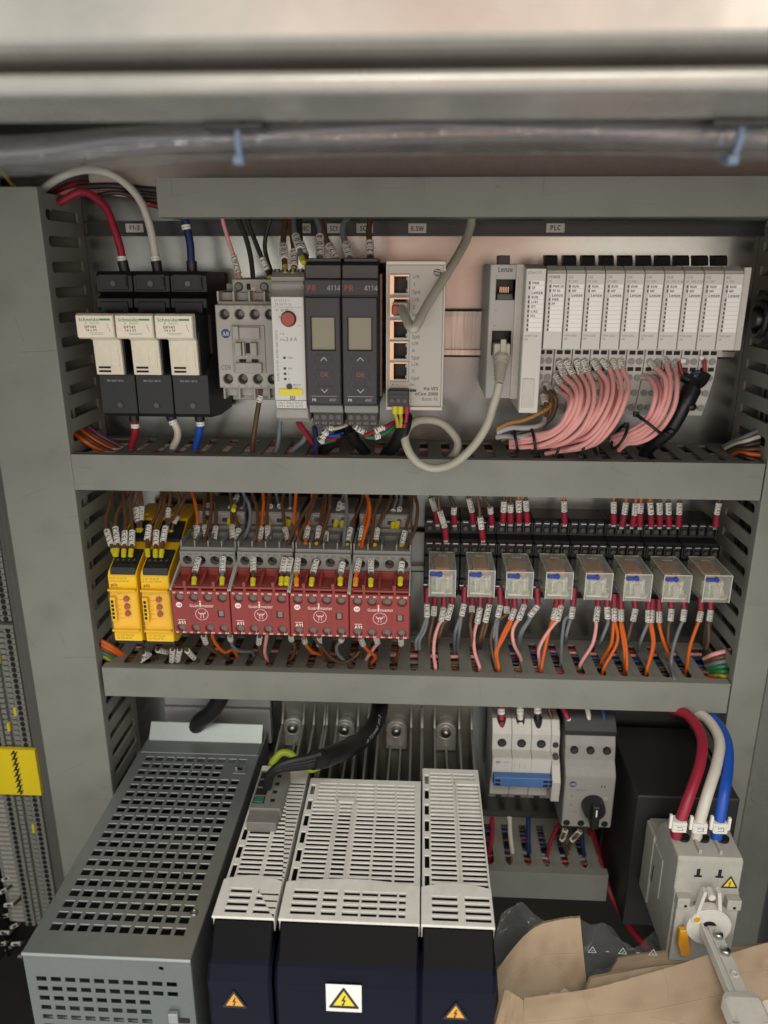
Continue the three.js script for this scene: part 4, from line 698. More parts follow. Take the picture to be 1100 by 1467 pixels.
{
  const row = (x, w, zs, h) => zs.map((z) => [x, z, w, h]), zs = (a, n, p) => Array.from({ length: n }, (_, i) => a + i * p);
  const wtri = (bg, fill) => printed(160, 160, bg, (g) => warnTri(g, 80, 90, 66, fill));
  const triMat = (fill) => { const m = printed(160, 160, 'rgba(0,0,0,0)', () => {}); m.map = canvasTex(160, 160, (g) => { g.clearRect(0, 0, 160, 160); warnTri(g, 80, 90, 66, fill); }); m.alphaTest = 0.5; return m; };
  const cx0 = at(446, 1118, 113)[0], cx1 = at(602, 1120, 113)[0], rx0 = atY(604.5, 1103, DY)[0], rx1 = atY(684, 1103, DY)[0], lx0 = atY(304, 1318, DY)[0] + 0.5, lx1 = atY(394, 1318, DY)[0];
  const sy = (px, py, z) => at(px, py, z);
  { // middle, widest
    const x0 = cx0, m = [], h = [], Z = zs(119, 24, 4.15);
    for (const [i, z] of Z.entries()) {
      if (i % 4 === 0) m.push([x0 + 1.7, z + 2, 3, 10.5]);
      if (i < 5) for (let k = 0; k < 5; k++) m.push([x0 + 8 + k * 14.2, z, 12.6, 2.2]);
      else { m.push([x0 + 6.2, z, 15.6, 2.2]); m.push([x0 + 25.4, z, 8.4, 2.4]); for (let k = 0; k < 3; k++) m.push([x0 + 38 + k * 14, z, 12.2, 2.2]); }
    }
    for (const z of zs(224, 4, 5.2)) { h.push([x0 + 5.6, z, 15, 3.1], [x0 + 24, z, 8.6, 3.1]); for (let k = 0; k < 4; k++) h.push([x0 + 36.5 + k * 11, z, k > 2 ? 4 : 9.6, 3]); }
    drive('widest drive, middle of three, with square white warning sticker on its dark front', [cx0, cx1], 113, { main: m, hood: h, rails: [[x0 + 23.6, 11]] }, true, wtri('#e6e5df', '#e5cd2c'), { tabs: [at(494, 1040, 12)[0], at(567, 1042, 12)[0]], sticker: [...at(493, 1431, 266).slice(0, 2), 10.3] });
  }
  { // right-hand
    const x0 = rx0, w = rx1 - rx0, m = [], h = [], Z = zs(103, 27, 4.2);
    for (const [i, z] of Z.entries()) { if (i % 4 === 0 && i < 26) m.push([x0 + 1.7, z + 2, 2.9, 10.5]); if (i < 3) { m.push([x0 + 6, z, w * 0.37, 2.2], [x0 + 7.5 + w * 0.37, z, w * 0.37, 2.2]); } else m.push([x0 + 6, z, w * 0.38, 2.2], [x0 + 9.6 + w * 0.38, z, w * 0.37, 2.2]); }
    for (const z of zs(225, 4, 5.1)) h.push([x0 + 6, z, w * 0.36, 3.1], [x0 + 9.6 + w * 0.38, z, w * 0.35, 3.1]);
    drive('narrow drive with slatted cover nearest the circuit breaker', [rx0, rx1], 97, { main: m, hood: h, rails: [[x0 + 8 + w * 0.38, w * 0.4]] }, false, triMat('#dd9c3a'), { tabs: [at(638, 1043, 12)[0]], sticker: [...at(652, 1450, 266).slice(0, 2), 8.6], railStart: 16 });
  }
  { // left-hand
    const x0 = lx0, w = lx1 - lx0, m = [], h = [], Z = zs(118, 24, 4.15);
    for (const [i, z] of Z.entries()) { if (i % 4 === 0) m.push([x0 + 1.6, z + 2, 2.9, 10.5]); if (i > 9) m.push([x0 + 6, z, w * 0.38, 2.2]); m.push([x0 + 9 + w * 0.38, z, w * 0.36, 2.2]); }
    for (const z of zs(225, 4, 5.1)) h.push([x0 + 6, z, w * 0.36, 3.1], [x0 + 9 + w * 0.38, z, w * 0.35, 3.1]);
    const t = drive('narrow drive with thick black cable plugged into it, beside the perforated box', [lx0, lx1], 100, { main: m, hood: h, rails: [] }, false, triMat('#dd9c3a'), { tabs: [at(420, 1040, 12)[0]], sticker: [...at(336, 1433, 266).slice(0, 2), 8.6] });
    // pluggable terminal
    const c = [at(360, 1150, 150)[0], at(415, 1150, 150)[0]], k = b();
    k.box(x0 + 3, DY - 2, 118, x0 + 25, DY + 9, 160, 0.8).box(x0 + 3.6, DY - 2, 160, x0 + 24, DY + 7, 172, 0.8); k.build('plug', M.greyDark, t);
    for (let i = 0; i < 4; i++) b().box(x0 + 4.4, DY + 8.6, 121 + i * 9, x0 + 12.4, DY + 9.3, 128 + i * 9).build('plug_opening', M.port, t);
    for (let i = 0; i < 4; i++) b().box(x0 + 16.5, DY + 8.7, 123 + i * 9, x0 + 19.5, DY + 9.25, 126 + i * 9).build('release_slot', M.dark, t);
    b().box(x0 + 5, DY + 8.8, 148.4, x0 + 11.8, DY + 10, 154.5, 0.4).build('green_collar', plastic(0x2d6a58, 0.5), t);
  }
}
// ---------------------------------------------------------------- circuit breaker
{
  const x0 = 61.6, x1 = x0 + 54.6, pw = 15.9;
  const t = thing('circuit_breaker', 'three pole circuit breaker with wide blue toggle bar above the short duct', 'circuit breaker', [88, -400, 0]);
  for (let i = 0; i < 3; i++) b().prismX([[8, -352], [50, -352], [57, -362], [58, -376], [66, -378], [66, -400], [58, -402], [57, -420], [48, -430], [8, -436]], x0 + i * pw + 0.1, x0 + (i + 1) * pw - 0.15, 0.4).build('pole', M.mcb, t);
  b().prismX([[8, -352], [50, -352], [57, -362], [58, -378], [66, -384], [74, -395], [72, -414], [58, -415], [48, -430], [8, -436]], x0 + 3 * pw + 0.1, x1, 0.4).build('side_block', M.mcb, t);
  b().box(x0 + 1, -401, 64, x0 + 3 * pw - 0.4, -392, 73, 1).build('toggle_bar', M.blueSwitch, t);
  for (const [i, dx] of [[0, 2.5], [2, 9], [2, 13.5]]) b().box(x0 + i * pw + dx, -399.5, 72.8, x0 + i * pw + dx + 4, -397.6, 73.4, 0.2).box(x0 + i * pw + dx, -395.8, 72.8, x0 + i * pw + dx + 4, -394, 73.4, 0.2).build('toggle_slot', M.dark, t);
  for (let i = 0; i < 3; i++) {
    b().cyl([x0 + 8 + i * pw, -370, 56.5], [x0 + 8 + i * pw, -370, 58.4], 3.6, 3.6, 18).build('screw_hole', M.port, t); b().screw([x0 + 8 + i * pw, -370, 58.7], 2.6).build('screw', M.darkScrew, t);
    b().box(x0 + 5 + i * pw, -407.4, 57, x0 + 9.5 + i * pw, -405.6, 58.4).build('slot', M.dark, t);
    b().cyl([x0 + 8 + i * pw, -423.6, 50], [x0 + 8 + i * pw, -423.6, 54.2], 2.7, 2.7, 18).build('screw_hole', M.port, t);
  }
  b().cyl([x0 + 51.4, -370.5, 57], [x0 + 51.4, -370.5, 58.6], 2.4).build('screw', M.darkScrew, t); b().cyl([x0 + 51.4, -379, 60], [x0 + 51.4, -378.6, 63.2], 2.4).build('screw', M.darkScrew, t);
  const lab = printed(400, 190, '#bfbdb6', (g) => { abLogo(g, 36, 56, 18, '#6d6c68', '#c9c8c2'); g.fillStyle = '#8f8d86'; g.fillRect(72, 46, 54, 7); g.fillRect(72, 62, 40, 6); g.fillRect(72, 100, 30, 4); line(g, [[186, 60], [186, 140]], 3, '#8f8d86'); line(g, [[222, 60], [222, 140]], 3, '#8f8d86'); line(g, [[150, 64], [150, 130]], 3, '#8f8d86'); line(g, [[133, 0], [133, 190]], 2, '#8b8983'); line(g, [[266, 0], [266, 190]], 2, '#8b8983'); });
  b().quad(x0 + 0.6, -391.6, x0 + 3 * pw - 0.6, -379, 66.2).build('printed_label', lab, t);
}
// ---------------------------------------------------------------- motor starter
{
  const x0 = 119.4, x1 = 159.4, zf = 74;
  const t = thing('motor_starter', 'grey motor starter with black rotary knob beside the circuit breaker', 'motor starter', [139, -400, 0]);
  b().prismX([[8, -356], [60, -357], [64, -366], [66, -378], [70, -382], [zf, -388], [zf, -436], [66, -440], [8, -440]], x0, x1, 0.6).build('housing', M.starter, t);
  b().prismX([[10, -338], [46, -338], [62, -354], [62, -358], [10, -358]], x0 - 1, x1 + 0.5, 0.5).build('terminal_cover', M.black, t);
  for (const x of [x0 + 7.2, x0 + 20, x0 + 33]) { b().cyl([x, -369.5, 63], [x, -369.5, 66.3], 3.1, 3.1, 18).build('screw_hole', M.port, t); b().screw([x, -369.5, 66.6], 2).build('screw', M.darkScrew, t); }
  for (const x of [x0 + 4, x0 + 15.6, x0 + 34.6]) b().cyl([x, -432.5, 73], [x, -432.5, 74.5], 2.8, 2.8, 16).build('screw_hole', M.port, t);
  const face = printed(320, 380, '#8f8e88', (g) => { const c = '#4c4b47'; abLogo(g, 48, 56, 24, '#3a4660', '#b9b8b2'); g.fillStyle = c; g.fillRect(232, 60, 9, 16); g.fillRect(252, 60, 9, 16); g.fillRect(70, 96, 70, 4); txt(g, '7', 40, 150, 30, c); txt(g, '4', 40, 214, 26, c); g.fillStyle = '#a4a39c'; g.fillRect(256, 146, 26, 26); txt(g, 'TEST', 60, 268, 14, c); line(g, [[10, 96], [310, 96]], 1.5, '#7b7a75'); g.strokeStyle = '#a4a39c'; g.lineWidth = 3; g.beginPath(); g.arc(44, 146, 22, 0, 7); g.stroke(); });
  b().panel(x0 + 0.6, -435.5, x1 - 0.6, -388.4, zf - 0.6, zf + 0.3, [], 0.2).build('front_plate', face, t);
  const kx = x0 + 23.5, ky = -414;
  b().cyl([kx, ky, zf], [kx, ky, zf + 9], 9.3, 8.6, 26).box(kx - 3.2, ky - 14, zf + 2, kx + 3.2, ky + 8, zf + 14, 1.4).build('knob', M.black, t);
  b().box(kx - 0.5, ky - 1, zf + 13.8, kx + 0.7, ky + 5.4, zf + 14.4, 0.2).build('knob_mark', M.sleeveWhite, t);
}
// ---------------------------------------------------------------- transformer
{
  const t = thing('transformer', 'large plain black box behind the three thick mains wires', 'transformer', [190, -440, 0]);
  b().box(at(914, 1127, 98)[0], -512, 4, at(1063, 1131, 98)[0], -386, 98, 1.8).build('housing', plastic(0x2c2b2b, 0.5), t);
  b().box(at(914, 1127, 98)[0] - 2, -508, 3, at(914, 1127, 98)[0] + 1, -390, 20, 0.4).build('mounting_foot', M.charcoal, t);
}
// ---------------------------------------------------------------- main switch with its shaft
{
  const t = thing('main_switch', 'grey three pole main switch with white wires rotor and long shaft', 'main switch', [202, -430, 0]);
  t.userData.label = 'light grey three pole main switch with warning triangle and long rotary shaft';
  const x0 = 179.6, x1 = 223.4, zf = 165, yt = -383;
  b().prismX([[132, yt + 2], [zf - 2, yt - 0.4], [zf, yt - 2.5], [zf, yt - 26], [zf + 2, yt - 27], [zf + 2, yt - 88], [102, yt - 88], [102, yt - 20], [118, yt - 16], [124, yt - 6]], x0, x1, 0.7).build('housing', M.switchGrey, t);
  b().box(x0 - 1.6, yt - 84, 101, x0 + 3, yt - 22, 120, 0.8).box(x0 - 0.8, yt - 60, 120, x0 + 2, yt - 26, 140, 0.4).build('side_block', M.switchGrey, t); b().box(x0 - 1, yt - 58, 124, x0 + 1, yt - 44, 125.4).build('slot', M.dark, t);
  for (const f of [0.36, 0.68]) b().box(x0 + (x1 - x0) * f - 1, yt - 0.6, 133, x0 + (x1 - x0) * f + 1, yt + 3, zf - 4, 0.4).build('top_ridge', M.switchGrey, t);
  for (const x of [x0 + 14.6, x0 + 29]) b().box(x - 1.1, yt - 15, zf - 0.5, x + 1.1, yt - 9, zf + 0.3).box(x - 2.6, yt - 15.4, zf - 0.4, x + 2.6, yt - 14.4, zf + 0.8, 0.2).build('test_slot', M.dark, t);
  for (const x of [x0 + 8.5, x0 + 22, x0 + 35.5]) b().cyl([x, yt + 0.8, 147], [x, yt + 2.6, 147], 4.4, 4.4, 20).build('cable_entry', M.port, t);
  const tri = printed(200, 200, '#b9b8b1', (g) => warnTri(g, 100, 112, 84, '#e6cf35'));
  tri.map = canvasTex(200, 200, (g) => { g.clearRect(0, 0, 200, 200); warnTri(g, 100, 112, 84, '#e6cf35'); }); tri.alphaTest = 0.5;
  b().quad(x1 - 13.5, yt - 25.6, x1 - 0.6, yt - 12.6, zf + 0.4).build('warning_sticker', tri, t);
  // rotor, arms, lever, shaft
  const cx = 201.6, cy = -430;
  b().box(x0 + 0.4, yt - 36, zf + 1.8, x0 + 9, yt - 27.6, zf + 8, 0.7).box(x1 - 10, yt - 36, zf + 1.8, x1 - 0.4, yt - 27.6, zf + 8, 0.7).box(x0 + 1, yt - 84, zf + 1.8, x1 - 1, yt - 36, zf + 6, 0.8).build('adapter_plate', M.switchGrey, t);
  for (const x of [x0 + 6, x1 - 5]) b().cyl([x, yt - 33.6, zf + 7.6], [x, yt - 33.6, zf + 8.2], 1.1).build('screw_hole', M.dark, t);
  b().cyl([cx, cy, zf + 5.8], [cx, cy, zf + 12], 15.6, 15, 34).ring([cx, cy, zf + 11.4], 14.2, 0.9, 34).build('rotor', M.white, t);
  for (const s of [-1, 1]) b().add(new THREE.BoxGeometry(2.2, 18, 5).rotateZ(s * 0.16).translate(cx - 1 + s * 6, cy + 20, zf + 9)).build('rotor_arm', M.white, t);
  b().cyl([cx - 1, cy + 25, zf + 5], [cx - 1, cy + 25, zf + 12], 2.8, 2.4).build('locating_pin', M.white, t);
  b().cyl([cx - 9, cy + 6.6, zf + 11.4], [cx - 9, cy + 6.6, zf + 12.6], 2.5, 2.4, 18).build('rotor_plug', M.orangeLever, t); b().ring([cx - 9, cy + 6.6, zf + 12.2], 3, 0.9, 20).build('rotor_plug_rim', M.white, t);
  b().box(x0 + 26, cy - 22.6, zf + 5.8, x0 + 28.6, cy - 18, zf + 6.4).build('slot', M.dark, t);
  const lv = new THREE.ExtrudeGeometry(poly([[-2.6, 9], [2, 9.6], [3.4, 0], [6.6, -10], [5.2, -12.6], [0.4, -12], [-2.8, -2]]), { depth: 3.2, bevelEnabled: true, bevelSize: 0.5, bevelThickness: 0.5, bevelSegments: 1 }); lv.translate(cx - 15.5, cy - 14, zf + 8);
  b().add(lv).build('lever', M.orangeLever, t);
  b().cyl([cx, cy, zf + 11.8], [cx, cy, zf + 12.4], 5.2, 5.2, 22).build('shaft_socket', M.dark, t);
  const sh = b().prismX([[zf + 6, cy - 4], [zf + 6, cy + 1], [250, cy + 1], [250, cy - 4]], cx - 6.2, cx + 5.6, 0.8).box(cx - 6.2, cy + 0.5, zf + 8, cx - 4.4, cy + 4, 250, 0.5).build('shaft', M.plc, t);
  for (const z of [zf + 21, zf + 34]) b().cyl([cx + 2.6, cy + 0.6, z], [cx + 2.6, cy + 4.2, z], 3.5, 3.2, 16).ball([cx + 2.6, cy + 4.2, z], 3.2, 1, 0.5, 1).build('shaft_screw', M.steel, sh);
  b().ring([cx + 2.6, cy + 2.2, zf + 50], 2, 0.8, 16, 'y').box(cx - 1.4, cy + 0.4, zf + 12, cx + 6.4, cy + 1.9, zf + 64, 0.4).build('shaft_strip', M.plc, sh);
  b().prismX([[230, cy - 8], [230, cy + 4.6], [235, cy + 6.4], [300, cy + 8], [300, cy - 10]], cx - 11, cx + 11, 2).build('shaft_sleeve', M.white, t);
  for (const s of [-1, 1]) b().prismX([[250, cy + 5], [257, cy + 12], [300, cy + 14], [300, cy + 2]], cx + s * 12 - 1.2, cx + s * 12 + 1.2, 0.4).build('sleeve_fin', M.white, t);
}
// ---------------------------------------------------------------- cardboard box, plastic bag
function sheet(fn, nu, nv, thick) {                         // a bent sheet with thickness; fn(u, v) gives a point in plate millimetres
  const g = new THREE.PlaneGeometry(1, 1, nu, nv), p = g.attributes.position, pts = [];
  for (let i = 0; i < p.count; i++) { const q = fn(p.getX(i) + 0.5, p.getY(i) + 0.5); p.setXYZ(i, ...q); }
  g.computeVertexNormals(); if (!thick) return g;
  const n = g.attributes.normal, back = g.clone(), bp = back.attributes.position; for (let i = 0; i < p.count; i++) bp.setXYZ(i, p.getX(i) - n.getX(i) * thick, p.getY(i) - n.getY(i) * thick, p.getZ(i) - n.getZ(i) * thick);
  const idx = back.index; for (let i = 0; i < idx.count; i += 3) { const a = idx.getX(i + 1); idx.setX(i + 1, idx.getX(i + 2)); idx.setX(i + 2, a); } back.computeVertexNormals();
  const w = nu + 1, rim = [], edge = []; for (let i = 0; i <= nu; i++) edge.push(i); for (let j = 1; j <= nv; j++) edge.push(j * w + nu); for (let i = nu - 1; i >= 0; i--) edge.push(nv * w + i); for (let j = nv - 1; j > 0; j--) edge.push(j * w);
  for (let k = 0; k < edge.length; k++) { const a = edge[k], c = edge[(k + 1) % edge.length], P = (q, i) => [q.getX(i), q.getY(i), q.getZ(i)]; rim.push(...P(p, a), ...P(bp, a), ...P(p, c), ...P(p, c), ...P(bp, a), ...P(bp, c)); }
  const rg = new THREE.BufferGeometry(); rg.setAttribute('position', new THREE.Float32BufferAttribute(rim, 3)); rg.computeVertexNormals(); rg.setAttribute('uv', new THREE.Float32BufferAttribute(new Float32Array(rim.length / 3 * 2), 2));
  const strip = (q) => { const r = q.toNonIndexed(); return r; };
  return mergeGeometries([strip(g), strip(back), rg]);
}
const lerp3 = (a, c, t) => a.map((v, i) => v + (c[i] - v) * t), bil = (q) => (u, v) => lerp3(lerp3(q[0], q[1], u), lerp3(q[3], q[2], u), v);
{
  const t = thing('cardboard_box', 'open brown cardboard box with torn flaps at the cabinet bottom', 'box', at(880, 1467, 250));
  // walls of the box below the flaps, then flaps; each quad runs bottom-left, bottom-right, top-right, top-left
  const wall = (name, q, bow = 0, nu = 10, nv = 8, th = 2.6, edit) => b().add(sheet((u, v) => { const p = bil(q)(u, v), k = u * 9 + v * 5 + q[0][0]; p[2] += bow * Math.sin(Math.PI * u) * v + 0.7 * Math.sin(k * 0.6) + 0.35 * Math.sin(k * 1.3 + v * 4); p[1] += (v > 0.99 ? rr(-0.22, 0.22) : 0); return edit ? edit(p, u, v) : p; }, nu * 3, nv * 2, th), true).build(name, M.card, t);
  // tall rounded flap behind
  wall('back_flap', [at(716, 1475, 205), at(846, 1475, 205), at(830, 1314, 180), at(712, 1330, 180)], 0, 14, 10, 2.6, (p, u, v) => { p[1] -= v * 22 * Math.max(0, 0.55 - u) ** 1.6 * 3.2; p[2] += 8 * (1 - u) ** 2 * v; return p; });
  // front flap folding towards the viewer
  wall('front_flap', [at(748, 1560, 262), at(1110, 1560, 262), at(1014, 1369, 196), at(750, 1431, 224)], 3, 16, 8);
  wall('corner_flap', [at(690, 1540, 268), at(750, 1560, 262), at(749, 1431, 224), at(722, 1418, 228)], 0, 4, 6);
  wall('side_flap', [at(1016, 1470, 216), at(1160, 1480, 216), at(1140, 1342, 178), at(1016, 1370, 193)], 0, 8, 6);
  wall('rear_wall', [at(842, 1440, 182), at(1100, 1440, 178), at(1090, 1352, 165), at(885, 1372, 170)], 0, 8, 4);
  wall('inner_wall', [at(800, 1520, 225), at(1010, 1520, 225), at(1004, 1376, 190), at(846, 1404, 205)], -2, 8, 6);
}
{
  const t = thing('plastic_bag', 'crumpled clear plastic bag behind the cardboard box flaps', 'plastic bag', at(820, 1360, 130));
  const q = [at(690, 1440, 165), at(970, 1440, 185), at(950, 1330, 120), at(715, 1290, 100)];
  const crease = (a) => Math.abs(((a % 1) + 1) % 1 - 0.5) * 2, bump = (u, v) => 5 * crease(u * 3.1 + v * 1.7) + 4 * crease(u * 5.3 - v * 4.1) + 2.4 * crease(u * 11 + v * 7) + 4 * Math.sin(u * 9 + v * 4) * Math.sin(v * 7 + 1 + u * 3) + 4 * Math.sin(u * 23 - v * 11) + 5 * Math.abs(Math.sin(u * 6 - v * 9));
  b().add(sheet((u, v) => { const p = bil(q)(u, v); p[2] += bump(u, v); p[1] += 5 * Math.sin(u * 14 + v * 6) * v - (v > 0.7 ? 14 * Math.abs(u - 0.18) * (v - 0.7) : 0); return p; }, 64, 44, 0)).build('film', M.bag, t);
  const tri = std(0xffffff, 0.5); tri.map = canvasTex(640, 128, (g) => { g.clearRect(0, 0, 640, 128); for (const x of [60, 320, 580]) { g.strokeStyle = '#a3a3a0'; g.lineWidth = 7; g.beginPath(); g.moveTo(x, 26); g.lineTo(x + 34, 88); g.lineTo(x - 34, 88); g.closePath(); g.stroke(); g.fillStyle = '#a3a3a0'; g.fillRect(x - 10, 66, 20, 7); } for (const x of [190, 450]) { g.fillStyle = '#a3a3a0'; g.fillRect(x - 14, 66, 28, 9); } }); tri.alphaTest = 0.5;
  const a = at(836, 1378, 196), c = at(946, 1358, 196);
  b().quad(a[0], c[1] - 9.5, c[0], c[1] + 0.5, 196).build('recycling_print', tri, t);
}
// ---------------------------------------------------------------- terminal strip at the side
{
  const X0 = -363, X1 = -330.5, zf = 48, pitch = 5.2, top = -158;
  const t0 = thing('terminal_block', 'narrow grey terminal block in the upright terminal strip', 'terminal block', [(X0 + X1) / 2, top, 0], 'grey terminal blocks stacked in the upright strip');
  const g = b().box(X0, top - 5, 6, X1, top - 0.25, 40, 0.3).box(X0, top - 5, 40, X0 + 9, top - 0.25, 46, 0.5).box(X1 - 9, top - 5, 40, X1, top - 0.25, 46, 0.5).box(X0 + 10, top - 4.6, 40, X0 + 14.5, top - 0.7, 44.5, 0.4).box(X1 - 14.5, top - 4.6, 40, X1 - 10, top - 0.7, 44.5, 0.4).box(X0 + 15.4, top - 4.2, 40, X1 - 15.4, top - 1.1, 42, 0.4);
  g.build('housing', M.terminal, t0);
  for (const x of [X0 + 4.4, X1 - 4.4]) b().cyl([x, top - 2.6, 44], [x, top - 2.6, 46.3], 2.2, 2.2, 12).build('wire_entry', M.port, t0);
  const skip = new Set([23, 49, 50]);
  for (let i = 1; i < 84; i++) if (!skip.has(i)) dup(t0, [-0.02 * i, -pitch * i]);
  for (const [i, l] of [[23, 'upper'], [49.3, 'lower']]) b().box(X0 - 1, top - pitch * i - 6, 6, X1 + 0.6, top - pitch * i - 2.4, 47.5, 0.5).solo('end_clamp', M.greyDark, `thin dark end clamp ${l === 'upper' ? 'above' : 'below'} the yellow warning cover in the terminal strip`, 'end clamp', [X0, top - pitch * i - 6, 6]);
  [[29, 14, 0], [38.5, 21, 1], [41.5, 13, 0], [40, 10, 1]].slice(0, 3).forEach(([i, dx], k) => b().box(X0 + dx, top - pitch * i - 8, 43, X0 + dx + 2.4, top - pitch * i, 46.5, 0.4).solo('jumper', M.ferrule, ['yellow jumper highest on the terminal strip', 'yellow jumper just above the yellow warning cover, nearer the duct', 'yellow jumper just above the yellow warning cover, nearer the cabinet wall'][k], 'jumper', [X0 + dx, top - pitch * i, 43]));
  b().box(X0 + 20, top - pitch * 61.6 - 9, 43, X0 + 22.4, top - pitch * 61.6, 46.5, 0.4).solo('jumper', M.ferrule, 'yellow jumper just below the yellow warning cover', 'jumper', [X0 + 11, top - pitch * 61.6, 43]);
  const yc = at(28, 1075, 52)[1], yd = at(36, 1140, 52)[1];
  const cov = thing('warning_cover', 'yellow plastic cover with black lightning bolts over the terminal strip', 'warning cover', [X0, yd, 46]);
  b().box(X0 - 6, yd, 47, X1 + 4.5, yc, 51.5, 0.5).box(X0 - 6, yd, 42, X0 - 5, yc, 48).build('cover_plate', std(0xe6cd20, 0.4), cov);
  b().quad(X0 + 11, yd + 1, X0 + 27, yc - 0.6, 51.65).build('bolt_print', printed(96, 300, '#e6cd20', (c2) => { for (let k = 0; k < 8; k++) { c2.save(); c2.translate(48, 20 + k * 37); c2.rotate(-0.5); c2.scale(3.4, 1); bolt(c2, 0, 0, 21, '#191812'); c2.restore(); } }), cov);
  // trunking edge beside the strip: three thin dark lines
  for (const [k, x] of [[0, -328.6], [1, -321.6], [2, -314.6]]) b().box(x, -640, 6, x + 5.2, 60, 48 + k * 6, 0.5).solo('cover_strip', plastic(0x5c5b56, 0.5), ['thin dark plastic strip beside the terminal blocks', 'middle one of three thin dark plastic strips by the terminal blocks', 'thin dark plastic strip against the tall duct'][k], 'plastic strip', [x, -640, 6]);
  // second column of terminals, in the shade
  const s0 = thing('terminal_block', 'narrow labelled terminal block of the outer terminal column', 'terminal block', [-374, -430, 0], 'terminal blocks of the outer column');
  b().box(-383, -435, 6, -364, -430.2, 40, 0.4).build('housing', M.terminal, s0); b().box(-379, -434.2, 39.8, -368, -431, 40.8, 0.2).build('marker_tag', M.grey, s0);
  for (let i = 1; i < 32; i++) dup(s0, [-0.02 * i, -5.2 * i]);
}

// ---------------------------------------------------------------- wires
// pts in pixels of the photograph's frame (through a crop's scale), z from z0 to z1 along the way; 's' marks the sleeve piece
const N1 = crop(140, 690, 160 / 869), N2 = crop(270, 700, 170 / 1100), N3 = crop(430, 700, 180 / 1100), N4 = crop(240, 820, 190 / 1100), N5 = crop(420, 820, 190 / 1100), N6 = crop(600, 700, 160 / 903), N7 = crop(740, 700, 160 / 903), N8 = crop(880, 700, 180 / 911), K1 = crop(740, 500, 180 / 1100), K2 = crop(870, 480, 190 / 1100), ID = (p) => p;
function spread(C, list, z0, z1) {
  const px = list.map(C), len = [0]; for (let i = 1; i < px.length; i++) len.push(len[i - 1] + Math.hypot(px[i][0] - px[i - 1][0], px[i][1] - px[i - 1][1]));
  const L = len[len.length - 1] || 1;
  return px.map((p, i) => at(p[0], p[1], Array.isArray(z0) ? z0[i] : z0 + (z1 - z0) * len[i] / L));
}
const along = (a, c, t) => lerp3(a, c, t);
function wire(label, color, pts, o = {}) {
  const r = o.r ?? 1.35, t = thing(o.name ?? 'wire', label, o.cat ?? 'wire', pts[0], o.group);
  b().tube(pts, r, o.radial ?? 8, o.seg ?? 0).build('insulation', o.mat ?? WM[color], t);
  if (o.ferr) { const e = along(pts[0], pts[1], -4 / Math.max(1, V3(pts[0]).distanceTo(V3(pts[1])))); b().cyl(e, along(e, pts[0], 1.15), 1.2, 1.35, 10).cyl(along(e, pts[0], 0.1), along(e, pts[0], 1.5), 1.75, 2.05, 12).build('ferrule', o.ferr === 'orange' ? M.ferruleOrange : M.ferrule, t); }
  for (const s of o.sleeves ?? []) {
    const g = b().add(sleeveGeo(s[0], s[1], s[3] ?? r + 0.85, s[2]), true).build('marker_sleeve', M.sleeve, t);
  }
  return t;
}
// a wire of the contactor rows: ferrule foot, sleeve from the second to the third point, then on
function led(C, label, color, text, list, z0, z1, o = {}) {
  const p = spread(C, list, z0, z1), end = p[p.length - 1];
  if (o.up !== false) p.push([end[0] + (end[0] - p[p.length - 2][0]) * 0.3, end[1] + (o.up ?? 16), end[2] - 3]);
  return wire(label, color, p, { ferr: o.ferr ?? true, sleeves: text ? [[p[1], p[2], text]] : [], ...o });
}
const FR = 'at the red contactor fronts', TENS = ['twenty first', 'twenty second', 'twenty third', 'twenty fourth', 'twenty fifth', 'twenty sixth', 'twenty seventh', 'twenty eighth'], nth = ['first', 'second', 'third', 'fourth', 'fifth', 'sixth', 'seventh', 'eighth', 'ninth', 'tenth', 'eleventh', 'twelfth', 'thirteenth', 'fourteenth', 'fifteenth', 'sixteenth', 'seventeenth', 'eighteenth', 'nineteenth', 'twentieth', ...TENS];
[
  [N2, 'brown', '1516', [[57, 850], [62, 775], [100, 650], [150, 500], [210, 250], [215, 40]]],
  [N2, 'grey', '1101', [[315, 850], [317, 775], [326, 640], [370, 570], [520, 450], [575, 290], [565, 150], [510, 30]]],
  [N2, 'brown', '1511', [[602, 860], [605, 770], [607, 645], [620, 500], [648, 300], [630, 150], [595, 40]]],
  [N2, 'brown', '1100', [[865, 850], [872, 780], [897, 650], [960, 430], [1060, 250], [1150, 110], [1180, 40]]],
  [N2, 'brown', '1100', [[915, 850], [922, 780], [952, 650], [1030, 430], [1110, 270], [1165, 130], [1195, 50]]],
  [N2, 'orange', '2221', [[1005, 860], [1005, 785], [1020, 655], [1030, 520], [1005, 400], [985, 280], [1000, 60]], 'orange'],
  [N3, 'brown', '1174', [[105, 810], [115, 740], [148, 630], [170, 500], [230, 300], [265, 150], [265, 50]]],
  [N3, 'grey', '35', [[355, 805], [358, 740], [376, 655], [390, 400], [412, 200], [405, 55]]],
  [N3, 'orange', '2225', [[490, 810], [496, 735], [522, 625], [560, 430], [612, 230], [605, 110], [585, 50]], 'orange'],
  [N3, 'brown', '1175', [[622, 815], [624, 740], [625, 625], [630, 450], [660, 200], [710, 60]]],
  [N3, 'brown', '36', [[872, 805], [876, 735], [886, 650], [905, 560], [1000, 350], [1022, 150], [1000, 60]]],
].forEach(([C, c, s, l, f], i) => led(C, `${c} wire marked ${s} ${FR}, ${nth[i]} from the yellow relays`, c, s, l, 114, 44, { ferr: f ?? true }));
const MR = "at the contactors' grey middle terminals";
